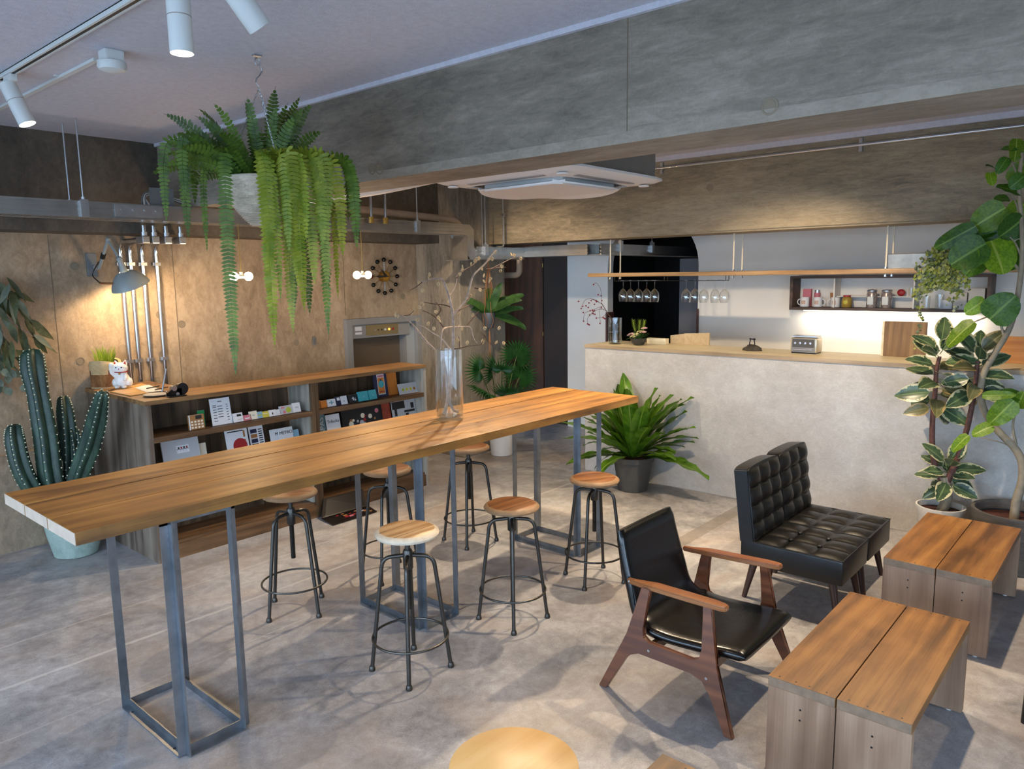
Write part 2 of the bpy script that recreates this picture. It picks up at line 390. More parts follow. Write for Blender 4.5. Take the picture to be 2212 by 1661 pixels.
# jamb boards of the arch
struct('trim_4', B((7.28, 4.86, 0), (7.42, 4.885, 1.42)), plain('red_brown_board', '4a2a22', .6, 0, .2, 6))
struct('trim_5', B((7.28, 3.715, 0), (7.42, 3.735, 1.48)), bpy.data.materials['red_brown_board'])
# shop-front side (behind the photographer): openings to daylight
bm = nb(); box(bm, (-2.5, -3.1, 0), (-2.3, 8, .25)); box(bm, (-2.5, -3.1, 2.3), (-2.3, 8, 2.83)); box(bm, (-2.5, 5.3, .25), (-2.3, 8, 2.3)); box(bm, (-2.5, -3.1, .25), (-2.3, -2.1, 2.3))
struct('wall_left', bm, M['white'])
bm = nb(); box(bm, (-2.3, -3.1, 0), (-2.1, -2.9, 2.83)); box(bm, (1.5, -3.1, 0), (9.4, -2.9, 2.83)); box(bm, (-2.1, -3.1, 0), (1.5, -2.9, .25)); box(bm, (-2.1, -3.1, 2.3), (1.5, -2.9, 2.83))
struct('wall_front', bm, M['white'])
bm = nb()
for y in (-.25, 1.6, 3.45): box(bm, (-2.43, y-.03, .25), (-2.37, y+.03, 2.3))
struct('window_1', bm, M['black'])
bm = nb(); box(bm, (-.33, -3.03, .25), (-.27, -2.97, 2.3)); struct('window_2', bm, M['black'])

struct('bounce_ground', B((-40, -40, -.25), (40, 40, -.13)), plain('bounce_ground_grey', 'a4a6a8', .9, 0, .1, 3))  # unseen ground outside, added to set the daylight reaching beam and ceiling

# ================================================================== CEILING FIXTURES
def spot_lamp(loc, aim, e, size=60, col=(1, .78, .52), blend=.5, r=.03):
    l = bpy.data.lights.new('spot', 'SPOT'); l.energy = e; l.color = col; l.spot_size = math.radians(size); l.spot_blend = blend; l.shadow_soft_size = r
    o = bpy.data.objects.new('spot_light', l); C.objects.link(o); o.location = loc
    o.rotation_euler = (V(aim)-V(loc)).to_track_quat('-Z', 'Y').to_euler(); return o
def track(x, y0, y1, label):
    t = thing('lighting_track', label, 'lighting track', (x, y0, 2.83))
    bm = nb(); box(bm, (-.018, 0, -.02), (-.008, y1-y0, 0)); box(bm, (.008, 0, -.02), (.018, y1-y0, 0)); box(bm, (-.018, 0, -.004), (.018, y1-y0, 0)); ob('housing', bm, M['fixw'], t)
    ob('slot', B((-.008, 0, -.0185), (.008, y1-y0, -.004)), M['black'], t)
track(1.235, -2.6, 4.3, 'white lighting track with a dark slot on the ceiling before the beam')
track(4.25, -2.6, 4.6, 'white lighting track on the ceiling between the two concrete beams')
def track_spot(x, y, aim, label, on=True, e=0, size=60, L=.20, ztop=2.80, group=None):
    """cylinder spotlight hung from the track, pointing at aim"""
    t = thing('track_spotlight', label, 'spotlight', (x, y, 2.81), 0, group)
    a = V((0, 0, -.075)); d = (V(aim)-V((x, y, 2.735))).normalized()
    bm = nb(); box(bm, (-.016, -.05, -.03), (.016, .05, 0), .004); cyl(bm, (0, 0, -.03), a, .009, n=10); ob('adapter', bm, M['fixw'], t, smooth=True)
    bm = nb(); x_, y_, z_ = frame(d)
    s, e_ = a-d*.045, a+d*(L-.045)
    tube(bm, [s, s+d*.004, e_-d*.002, e_], [.033, .037, .037, .036], 28, cap=False); tube(bm, [s+d*.002, s+d*.003], .035, 28)
    b = ob('barrel', bm, M['fixw'], t, smooth=True)
    bm = nb(); tube(bm, [s+d*(L*.42), s+d*(L*.42+.003)], .0376, 28); ob('seam_ring', bm, M['acg'], b)
    bm = nb(); tube(bm, [e_-d*.012, e_-d*.009], .035, 28); ob('lens', bm, M['lampglow'] if on else M['greyd'], t)
    if on and e:
        sl = spot_lamp((0, 0, 0), (0, 0, -1), e, size); sl.parent = t; sl.location = e_+d*.004
        sl.rotation_euler = d.to_track_quat('-Z', 'Y').to_euler()
    return t
track_spot(1.235, 2.48, (1.22, 2.42, 0), 'white cylinder spotlight lit and pointing straight down from the track', True, 26, 80)
track_spot(1.235, 2.18, (2.2, 2.1, 1.6), 'white cylinder spotlight tilted sideways with its lens turned away', True, 20, 70)
track_spot(1.235, 4.16, (1.53, 3.88, 1.7), 'lit white cylinder spotlight at the track end by the grey wall', True, 22, 80)
for y, aim, e in ((.86, (3.6, 1.1, 0), 240), (2.66, (3.3, 2.5, 0), 200), (3.85, (3.2, 3.2, .9), 230), (1.7, (5.6, 2.2, .6), 190), (4.35, (5.75, 4.6, .9), 120)):
    track_spot(4.25, y, aim, 'white track spotlight hidden above the beam soffit', True, e, 100, .15, group='spotlights on the far ceiling track')
# raceway and smoke detector
t = thing('ceiling_raceway', 'thin white cable raceway running on the ceiling to the round detector', 'raceway', (1.43, 3.66, 2.83))
ob('duct', B((-.012, 0, -.012), (.012, 1.9, 0)), M['fixw'], t); ob('clip', B((-.03, .42, -.006), (.03, .44, .0)), M['fixw'], t)
t = thing('smoke_detector', 'round white detector on a square ceiling box', 'detector', (1.43, 3.5, 2.83))
ob('back_box', B((-.04, -.04, -.05), (.04, .04, 0), .008), M['fixw'], t)
bm = nb(); lathe(bm, [(.045, -.045), (.058, -.048), (.059, -.068), (.052, -.08), (.025, -.089), (.001, -.09)], 28); ob('dome', bm, M['fixw'], t, smooth=True)
# ------------------------------------------------------------------ cable tray
def tray_run(bm, p0, p1, w, h):
    p0, p1 = V(p0), V(p1); d = (p1-p0); L = d.length; x = d.normalized(); y = V((-x.y, x.x, 0))
    mt = MX((( x.x, y.x, 0, p0.x), (x.y, y.y, 0, p0.y), (0, 0, 1, p0.z), (0, 0, 0, 1)))
    for s in (-1, 1):
        box(bm, (0, s*w/2-.001, 0), (L, s*w/2+.001, h), 0, mt)
        for z in (.004, h*.33, h*.66, h-.004): box(bm, (0, s*w/2-.008, z-.006), (L, s*w/2+.008, z+.006), 0, mt)
def slats(parent, p0, p1, w, step=.035):
    p0, p1 = V(p0), V(p1); d = p1-p0; x = d.normalized(); y = V((-x.y, x.x, 0)); bm = nb(); n = int(d.length/step)
    for i in range(n):
        c = p0+x*(i+.5)*step; box(bm, (-.011, -w/2, 0), (.011, w/2, .002), 0, MX(((x.x, y.x, 0, c.x), (x.y, y.y, 0, c.y), (0, 0, 1, c.z), (0, 0, 0, 1))))
    o = ob('perforated_bottom', bm, M['tray'], parent); o['kind'] = 'stuff'
t = thing('cable_tray', 'long galvanised cable tray hung along the concrete back wall', 'cable tray', (0, 5.15, 2.245))
o0 = V((0, 5.15, 2.245))
bm = nb(); tray_run(bm, (-2.2, 0, 0), (5.1, 0, 0), .2, .095); ob('side_rail', bm, M['tray'], t); slats(t, (-2.2, 0, 0), (5.1, 0, 0), .2)
for s in (-1, 1):   # S bend
    bm = nb(); poly(bm, [(5.08, s*.1, 0), (5.15, s*.1, 0), (5.18, s*.1, -.03), (5.18, s*.1, -.19), (5.22, s*.1, -.235), (5.3, s*.1, -.235), (5.3, s*.1, -.14), (5.27, s*.1, -.11), (5.27, s*.1, .05), (5.22, s*.1, .095), (5.08, s*.1, .095)], (0, .002, 0))
    ob('drop_bend', bm, M['tray'], t)
bm = nb(); box(bm, (5.08, -.1, -.24), (5.2, .1, -.235)); box(bm, (5.178, -.1, -.235), (5.182, .1, 0)); ob('bend_plate', bm, M['tray'], t)
bm = nb(); tray_run(bm, (5.3, 0, -.225), (6.02, 0, -.225), .2, .115); ob('side_rail', bm, M['tray'], t); slats(t, (5.3, 0, -.225), (6.02, 0, -.225), .2)
bm = nb(); tray_run(bm, (6.12, .02, -.2), (6.12, -.9, -.2), .2, .1); ob('side_rail', bm, M['tray'], t); slats(t, (6.12, .02, -.2), (6.12, -.9, -.2), .2)
bm = nb(); tray_run(bm, (6.02, -.95, -.2), (8.6, -.95, -.2), .2, .1); ob('side_rail', bm, M['tray'], t); slats(t, (6.02, -.95, -.2), (8.6, -.95, -.2), .2)
bm = nb(); box(bm, (2.0, -.112, .012), (2.3, -.104, .09))
for k in range(4): cyl(bm, (2.04+k*.073, -.112, .06), (2.04+k*.073, -.118, .06), .008, n=8)
ob('splice_plate', bm, M['galv'], t)
for x, y, z, zt in ((1.82, -.11, .05, .585), (1.3, -.11, .05, .585), (4.55, -.1, .05, .585), (5.42, -.11, -.14, .585), (6.35, -1.06, -.12, .58), (6.95, -1.06, -.12, .58), (5.6, .1, -.14, .585), (1.82, .11, .05, .585), (4.05, .1, .05, .585)):
    bm = nb(); cyl(bm, (x, y, z), (x, y, zt), .005, n=6); ob('threaded_rod', bm, M['galv'], t)
    bm = nb(); box(bm, (x-.022, y-.02, z-.05), (x+.022, y+.012, z+.055)); cyl(bm, (x, y, z+.05), (x, y, z+.07), .012, n=6); ob('hanger_clamp', bm, M['galv'], t)
for i, x in enumerate((3.9, 4.05)):
    c = thing('riser_conduit', ('short steel conduit dropping into the cable tray left of its twin' if i == 0 else 'short steel conduit dropping into the cable tray nearer the column'), 'conduit', (x+.1, 5.0, 2.33))
    bm = nb(); cyl(bm, (0, 0, 0), (0, 0, .49), .013, n=10); ob('tube', bm, M['chrome'], c, smooth=True)
    bm = nb(); cyl(bm, (0, -.0, -.03), (0, 0, .02), .022, n=8); ob('connector', bm, M['brass'], c)
bm = nb()   # grey junction plate and cables on the tray
t2 = thing('junction_plate', 'grey steel plate standing on the cable tray with cables', 'plate', (2.32, 5.2, 2.34))
ob('plate', B((-.07, -.1, 0), (.09, -.095, .12)), M['greyd'], t2)
for k in range(4):
    bm = nb(); tube(bm, fil([(-.05-.02*k, -.06, .0), (-.09, -.05, .06+.01*k), (0, 0, .1), (.25, .02, .05-.01*k), (.6, .03, .01)], .08), .006, 6); ob('cable', bm, M['greyd'] if k % 2 else M['fixw'], t2, smooth=True)
# insulated drain pipe above the tray, and white taped pipe from the air conditioner
bm = nb(); tube(bm, fil([(2.9, 5.285, 2.47), (5.3, 5.285, 2.40), (5.42, 5.285, 2.15)], .12, 6), .031, 14)
tag(ob('insulated_pipe', bm, M['pipe'], smooth=True), 'thick tan lagged pipe bending down above the cable tray', 'pipe')
bm = nb(); tube(bm, fil([(2.98, 4.9, 2.375), (2.99, 3.6, 2.39), (2.99, 3.15, 2.415)], .2, 6), 0.04, 14)
tag(ob('taped_pipe', bm, M['pipew'], smooth=True), 'white taped pipe running under the beam to the air conditioner', 'pipe')
bm = nb(); tube(bm, fil([(6.10, 5.25, 2.10), (6.2, 5.27, 2.05), (6.2, 5.27, 1.86), (6.2, 5.42, 1.86), (6.2, 6.0, 1.86)], .07, 5), .033, 12)
tag(ob('elbow_pipe', bm, M['pipe'], smooth=True), 'grey drain elbow hooking round the column edge', 'pipe')
t = thing('column_conduit', 'thin steel conduit dropping to the tray before the counter beam', 'conduit', (5.70, 5.05, 2.14))
bm = nb(); tube(bm, fil([(-.1, 0, 0), (0, 0, 0), (0, 0, .69)], .05), .009, 8); ob('tube', bm, M['chrome'], t, smooth=True)
ob('saddle', B((-.02, -.012, .3), (.02, .012, .33)), M['galv'], t)
# silver conduit on the counter beam
t = thing('beam_conduit', 'bright silver conduit fixed along the top of the counter beam', 'conduit', (5.748, 0, 2.735))
bm = nb(); cyl(bm, (0, -2.8, 0), (0, 3.55, 0), .0125, n=12); ob('tube', bm, M['chrome'], t, smooth=True)
for y in (3.3, 1.71, .1, -1.5): ob('saddle', B((-.002, y-.012, -.045), (.017, y+.012, .045)), M['galv'], t)
# ------------------------------------------------------------------ air conditioner
t = thing('air_conditioner', 'white four-way ceiling cassette air conditioner between the beams', 'air conditioner', (3.345, 2.62, 2.345))
bm = nb(); box(bm, (-.42, -.42, .03), (.42, .42, .483)); ob('casing', bm, M['acbody'], t)
ob('pump_cover', B((-.44, -.36, .03), (-.42, -.1, .07)), M['black'], t)
bm = nb(); n = 40
prof = [(.475, .03), (.475, .018), (.44, .004), (.36, -.004), (.33, -.01), (.33, .012)]
def sq(r, k):   # rounded square outline
    a = 2*PI*k/n; c, s = math.cos(a), math.sin(a); p = 12
    q = (abs(c)**p+abs(s)**p)**(-1/p); return r*c*q, r*s*q
rings = [[bm.verts.new((*sq(r, k), z)) for k in range(n)] for r, z in prof]
for a, b in zip(rings, rings[1:]):
    for k in range(n): bm.faces.new((a[k], a[(k+1) % n], b[(k+1) % n], b[k]))
ob('panel', bm, M['acw'], t, smooth=True)
ob('intake_backing', B((-.33, -.33, .01), (.33, .33, .014)), M['acg'], t)
bm = nb(); poly(bm, [(x, y, -.036) for x, y in [(-.27, -.235), (-.235, -.27), (.235, -.27), (.27, -.235), (.27, .235), (.235, .27), (-.235, .27), (-.27, .235)]], (0, 0, .04))
ob('intake_grille', bm, M['acw'], t)
for q in range(4):   # curved flaps
    bm = nb(); pts = []
    for k in range(13):
        u = -1+2*k/12; pts.append((u*.30, -.255-.115*(1-abs(u)**2.4), 0))
    pts += [(.30, -.25, 0), (-.30, -.25, 0)]
    mt = MX.Rotation(q*PI/2, 4, 'Z') @ MX.Translation((0, -.255, -.026)) @ MX.Rotation(math.radians(10), 4, 'X') @ MX.Translation((0, .255, 0))
    poly(bm, pts, (0, 0, .008)); bmesh.ops.transform(bm, matrix=mt, verts=bm.verts); ob('flap', bm, M['acw'], t)
    mt = MX.Rotation(q*PI/2, 4, 'Z'); bm = nb(); box(bm, (-.26, -.385, -.006), (.26, -.30, -.002), 0, mt); ob('outlet', bm, M['acg'], t)
for sx in (-1, 1):
    for sy in (-1, 1):
        bm = nb(); lathe(bm, [(.03, -.006), (.028, -.012), (.001, -.013)], 14, (sx*.375, sy*.375, 0)); ob('corner_cap', bm, M['acw'], t, smooth=True)
ob('maker_plate', B((-.474, -.30, .008), (-.470, -.20, .018)), M['acg'], t)

# ================================================================== LONG TABLE
TX0, TX1, TY0, TY1, TZ = .849, 4.42, 2.69, 3.447, 1.0175
t = thing('bar_table', 'long high bar table of three amber planks on angle-iron frames', 'table', (TX0, TY0, 0))
L = TX1-TX0; wds = [.265, .241, .243]; y = 0
for i, w in enumerate(wds):
    p = ob('plank', B((0, y+.0015, TZ-.046), (L-[0, .004, 0][i], y+w-.0015, TZ-[0, .001, 0][i]), .002), M['table'], t)
    ob('end_grain', B((-.0012, y+.003, TZ-.0445), (0, y+w-.003, TZ-.0015)), M['end'], p); y += w+.004
def angle(bm, p, q, u, v, w=.035, th=.005):
    """L section from p to q with flanges along u and v"""
    p, q, u, v = V(p), V(q), V(u), V(v)
    poly(bm, [p, p+u*w, p+u*w+v*th, p+u*th+v*th, p+u*th+v*w, p+v*w], q-p)
def table_frame(x0, x1, y0, y1):
    f = thing('table_frame', '', '', (0, 0, 0)); del f['label']; del f['category']; f.parent = t
    x0 -= TX0; x1 -= TX0; y0 -= TY0; y1 -= TY0; w = .035; zt = TZ-.047
    for (cx, ux) in ((x0+w, -1), (x1-w, 1)):
        for (cy, uy) in ((y0+w, -1), (y1-w, 1)):
            bm = nb(); angle(bm, (cx, cy, .003), (cx, cy, zt), (ux, 0, 0), (0, uy, 0)); ob('leg', bm, M['iron'], f)
    for (cx, ux) in ((x0+w, -1), (x1-w, 1)):
        bm = nb(); angle(bm, (cx, y0+w, 0), (cx, y1-w, 0), (ux, 0, 0), (0, 0, 1)); ob('base_rail', bm, M['iron'], f)
        for yy in (y0+.1, y1-.1):
            bm = nb(); cyl(bm, (cx+ux*.02, yy, .005), (cx+ux*.02, yy, .006), .006, n=10); ob('bolt_hole', bm, M['black'], f)
    for (cy, uy) in ((y0+w, -1), (y1-w, 1)):
        bm = nb(); angle(bm, (x0+w, cy, 0), (x1-w, cy, 0), (0, uy, 0), (0, 0, 1)); ob('base_rail', bm, M['iron'], f)
    for (cy, uy) in ((y0+w, -1), (y1-w, 1)):
        bm = nb(); angle(bm, (x0, cy, zt), (x1, cy, zt), (0, uy, 0), (0, 0, -1), .03); ob('top_rail', bm, M['iron'], f)
table_frame(1.155, 1.455, 2.73, 3.325)
table_frame(2.475, 2.772, 2.80, 3.36)
table_frame(3.822, 4.12, 2.775, 3.36)

# ================================================================== STOOLS
def make_stool(label, seatmat, h, edge):
    s = thing('bar_stool', label, 'stool', (0, 0, 0))
    bm = nb(); lathe(bm, [(.001, 0), (.125, 0), (.146, .008), (.150, .018), (.146, .026), (.128, .035), (.001, .0355)], 36, cap0=False, cap1=False)
    for f in bm.faces:
        c = f.calc_center_median(); f.material_index = 1 if (.004 < c.z < .0335 and c.xy.length > .13) else 0
    seat = ob('seat', bm, [seatmat, edge], s, (0, 0, h-.0355), smooth=True)
    for k, x in enumerate((-.05, .05)):
        yy = math.sqrt(.13**2-x*x); ob('board_joint', B((-yy, x-.0008, .0340), (yy, x+.0008, .0358)), M['ink'], seat)
    z0 = .555
    bm = nb(); lathe(bm, [(.02, z0-.055), (.0235, z0-.05), (.0235, z0+.03), (.019, z0+.04)], 18); ob('hub', bm, M['stoolsteel'], s, smooth=True)
    bm = nb(); prof = []
    for k in range(40): prof += [(.0135, z0-.25+k*.005), (.0115, z0-.2475+k*.005)]
    prof += [(.0125, z0), (.0125, h-.05)]; lathe(bm, prof, 12); ob('screw_rod', bm, M['stoolsteel'], s, smooth=True)
    bm = nb(); lathe(bm, [(.05, h-.042), (.05, h-.0355)], 18); ob('seat_plate', bm, M['stoolsteel'], s)
    for k in range(4):
        a = PI/4+k*PI/2; c, sn = math.cos(a), math.sin(a)
        pts = fil([(.02*c, .02*sn, z0+.012), (.118*c, .118*sn, z0+.004), (.187*c, .187*sn, .008)], .045, 6)
        bm = nb(); tube(bm, pts, .0098, 10); lg = ob('leg', bm, M['stoolsteel'], s, smooth=True)
        bm = nb(); lathe(bm, [(.015, 0), (.016, .006), (.013, .02), (.0105, .024)], 14, (.187*c, .187*sn, 0)); ob('foot_cap', bm, M['stoolsteel'], lg, smooth=True)
    bm = nb(); R_ = .187-.069*.17/.55+.012
    tube(bm, [(R_*math.cos(2*PI*k/40), R_*math.sin(2*PI*k/40), .17) for k in range(40)], .0058, 8, closed=True); ob('foot_ring', bm, M['stoolsteel'], s, smooth=True)
    return s
G = 'swivel bar stools at the long table'
for x, y, rz, h, m, lab in ((2.191, 2.569, 0, .695, 0, 'bar stool with a pale streaky seat beside the middle table frame'),
    (2.207, 3.565, math.radians(-38), .695, 1, 'bar stool tucked between the table and the bookshelf, nearer the cactus'),
    (2.88, 3.545, math.radians(-12), .69, 1, 'bar stool in front of the magazine fallen on the floor'),
    (3.628, 3.572, math.radians(-8), .69, 1, 'bar stool under the vase end of the table, before the palm'),
    (2.899, 2.54, math.radians(-3), .65, 1, 'bar stool with a two-tone brown seat between the pale stool and the end stool'),
    (3.623, 2.506, math.radians(-28), .645, 1, 'bar stool with an orange-brown seat behind the armchair')):
    s = make_stool(lab, M['stoolseat'] if m == 0 else M['stoolseat2'], h, M['stooledge'] if m == 0 else M['stooledge2']); s.location = (x, y, 0); s.rotation_euler = (0, 0, rz)

# ================================================================== BENCHES
def bench(x0, y0, label, lx=.94, wy=.475, h=.402):
    t = thing('bench', label, 'bench', (x0, y0, 0), 0, None); th = .037; w = wy/2
    for k in range(2):
        ya, yb = k*w+(.002 if k else 0), (k+1)*w-(0 if k else .002)
        p = ob('top_board', B((0, ya, h-th), (lx, yb, h), .0015), M['bench'], t)
        ob('end_grain', B((-.001, ya+.002, h-th+.002), (0, yb-.002, h-.002)), M['benchend'], p)
        for x in (.018, lx-.018):
            for yy in (.15, .4, .6, .85):
                bm = nb(); cyl(bm, (x, ya+(yb-ya)*yy, h-.001), (x, ya+(yb-ya)*yy, h+.0004), .0035, n=8); ob('screw', bm, M['black'], p)
        for x in (.003, lx-th-.003):
            g = ob('end_board', B((x, ya, .008), (x+th, yb, h-th), .0015), M['benchleg'], t)
            for z in (.27, .31):
                bm = nb(); cyl(bm, (x-.0006, (ya+yb)/2, z), (x+.001, (ya+yb)/2, z), .004, n=8); ob('screw', bm, M['black'], g)
            bm = nb(); yg = ya+.05 if k == 0 else yb-.05; cyl(bm, (x+th/2, yg, 0), (x+th/2, yg, .009), .011, n=10); ob('glide', bm, M['fixw'], t)
    return t
bench(2.512, .497, 'low wooden bench with pale end boards in front of the armchair')
bench(3.99, .498, 'low wooden bench standing before the potted trees')
bench(1.05, .60, 'low wooden bench of which one top corner shows beside the round stool', .82, .44)

# round plywood stool
t = thing('round_stool', 'round pale plywood stool with bentwood legs', 'stool', (*at(1110, 1652, z=.45).xy, 0))
bm = nb(); lathe(bm, [(.001, .422), (.184, .422), (.188, .426), (.188, .447), (.184, .45), (.001, .45)], 48, cap0=False, cap1=False); ob('seat', bm, M['ply'], t, smooth=True)
ob('seat_edge', (lambda b: (lathe(b, [(.1883, .43), (.1887, .432), (.1887, .441), (.1883, .443)], 48, cap0=False, cap1=False), b)[1])(nb()), M['orange_wood'], t, smooth=True)
for k in range(4):
    a = k*PI/2+.2; c, s = math.cos(a), math.sin(a)
    pts = [V((r*c, r*s, z)) for r, z in ((.05, .417), (.14, .417), (.178, .405), (.19, .37), (.19, 0))]
    bm = nb(); tn = V((-s, c, 0))*.024; nn = len(pts)
    ra = [[bm.verts.new(p+tn*sg+V((c, s, 0))*o if i > 1 else p+tn*sg+V((0, 0, -1))*o) for sg, o in ((-1, 0), (1, 0), (1, -.012 if i > 1 else .012), (-1, -.012 if i > 1 else .012))] for i, p in enumerate(pts)]
    for u, v in zip(ra, ra[1:]):
        for j in range(4): bm.faces.new((u[j], u[(j+1) % 4], v[(j+1) % 4], v[j]))
    bm.faces.new(ra[0]); bm.faces.new(ra[-1]); ob('leg', bm, M['ply'], t)

# ================================================================== ARMCHAIR (faces -y)
t = thing('lounge_armchair', 'teak-framed lounge armchair with a black leather sling seat', 'armchair', (2.985, 1.455, 0))
def crv(pts, n=6):   # Catmull-Rom
    out = []; P_ = [V(p) for p in pts]; P_ = [P_[0]*2-P_[1]]+P_+[P_[-1]*2-P_[-2]]
    for i in range(1, len(P_)-2):
        a, b, c, d = P_[i-1:i+3]
        for k in range(n):
            u = k/n; out.append(.5*((2*b)+(c-a)*u+(2*a-5*b+4*c-d)*u*u+(3*b-a-3*c+d)*u**3))
    out.append(P_[-2]); return out
# shell: centre line in (y,z); thickness varies
cl = crv([(.318, .705, 0), (.292, .59, 0), (.25, .45, 0), (.215, .345, 0), (.155, .30, 0), (.06, .285, 0), (-.1, .293, 0), (-.22, .305, 0), (-.30, .305, 0)], 6)
nS = len(cl); hw = [.235+.02*math.sin(PI*i/(nS-1)) + (.02 if i > nS*.5 else 0) for i in range(nS)]
bm = nb(); rings = []
for i, p in enumerate(cl):
    tg = (cl[min(i+1, nS-1)]-cl[max(i-1, 0)]).normalized(); nm = V((tg.y, -tg.x))   # normal pointing forward on the back, up on the seat
    th = .028; e = min(1, min(i, nS-1-i)/2.0); th *= (.45+.55*e)
    rg = []; m = 16
    for k in range(m):
        a = 2*PI*k/m; cx = math.copysign(abs(math.cos(a))**.28, math.cos(a)); sx = math.copysign(abs(math.sin(a))**.6, math.sin(a))
        w_ = hw[i]-.004*(1-e); dish = -.012*(1-cx*cx)*(1 if sx > 0 else .3)
        off = th*sx+dish
        rg.append(bm.verts.new((cx*w_, p.x+nm.x*off, p.y+nm.y*off)))
    rings.append(rg)
for a, b in zip(rings, rings[1:]):
    for k in range(16): bm.faces.new((a[k], a[(k+1) % 16], b[(k+1) % 16], b[k]))
bm.faces.new(rings[0]); bm.faces.new(rings[-1]); ob('seat_shell', bm, M['leather'], t, smooth=True, ang=70)
for sx in (-1, 1):
    def side(pts, th, name, m, x0, x1, z0, z1):
        """board outline in (y,z); x leans from x1 (top z1) out to x0 (floor)"""
        bm = nb(); fx = lambda z: x1+(x0-x1)*(z1-z)/(z1-z0)
        a = [bm.verts.new((sx*(fx(z)-th/2), y, z)) for y, z in pts]; b = [bm.verts.new((sx*(fx(z)+th/2), y, z)) for y, z in pts]; n = len(pts)
        bm.faces.new(a); bm.faces.new(b[::-1])
        for k in range(n): bm.faces.new((a[k], b[k], b[(k+1) % n], a[(k+1) % n]))
        bmesh.ops.bevel(bm, geom=[e for e in bm.edges], offset=.004, segments=2, affect='EDGES'); return ob(name, bm, m, t, smooth=True)
    # one-piece side frame: two splayed legs joined by a curved rail
    o_ = [(.345, 0), (.305, 0), (.215, .165), (.195, .195), (.15, .215), (-.10, .212), (-.155, .195), (-.19, .15), (-.262, 0), (-.30, 0), (-.205, .27), (-.172, .505), (-.132, .505), (-.145, .32), (-.135, .275), (-.10, .262), (.105, .268), (.135, .285), (.142, .32), (.112, .505), (.158, .505), (.215, .285)]
    side(o_, .026, 'side_frame', M['teak'], .335, .285, 0, .5)
    bm = nb(); pts = []   # armrest: paddle
    for u, wl, wr, z in ((0, .012, .012, .51), (.04, .016, .016, .51), (.09, .022, .026, .514), (.14, .03, .032, .518), (.3, .03, .034, .522), (.42, .028, .032, .525), (.47, .022, .026, .525), (.485, .012, .016, .525)):
        xx = .255+.05*u; pts.append([bm.verts.new((sx*(xx-wl), .25-u, z)), bm.verts.new((sx*(xx+wr), .25-u, z)), bm.verts.new((sx*(xx+wr), .25-u, z-.022)), bm.verts.new((sx*(xx-wl), .25-u, z-.022))])
    for a, b in zip(pts, pts[1:]):
        for k in range(4): bm.faces.new((a[k], a[(k+1) % 4], b[(k+1) % 4], b[k]))
    bm.faces.new(pts[0]); bm.faces.new(pts[-1]); bmesh.ops.bevel(bm, geom=list(bm.edges), offset=.005, segments=2, affect='EDGES')
    ar = ob('armrest', bm, M['arm'], t, smooth=True)
    bm = nb(); ball(bm, (sx*.268, .237, .5), .006, 10); ob('bolt', bm, M['galv'], ar)
    for yy, zz in ((.10, .24), (-.17, .21)):
        bm = nb(); cyl(bm, (sx*.322, yy, zz), (sx*.328, yy, zz), .006, n=10); ob('bolt', bm, M['galv'], t)
for yy, zz in ((-.16, .235), (.11, .235)):
    ob('cross_rail', B((-.30, yy-.012, zz-.025), (.30, yy+.012, zz+.02), .004), M['teak'], t)

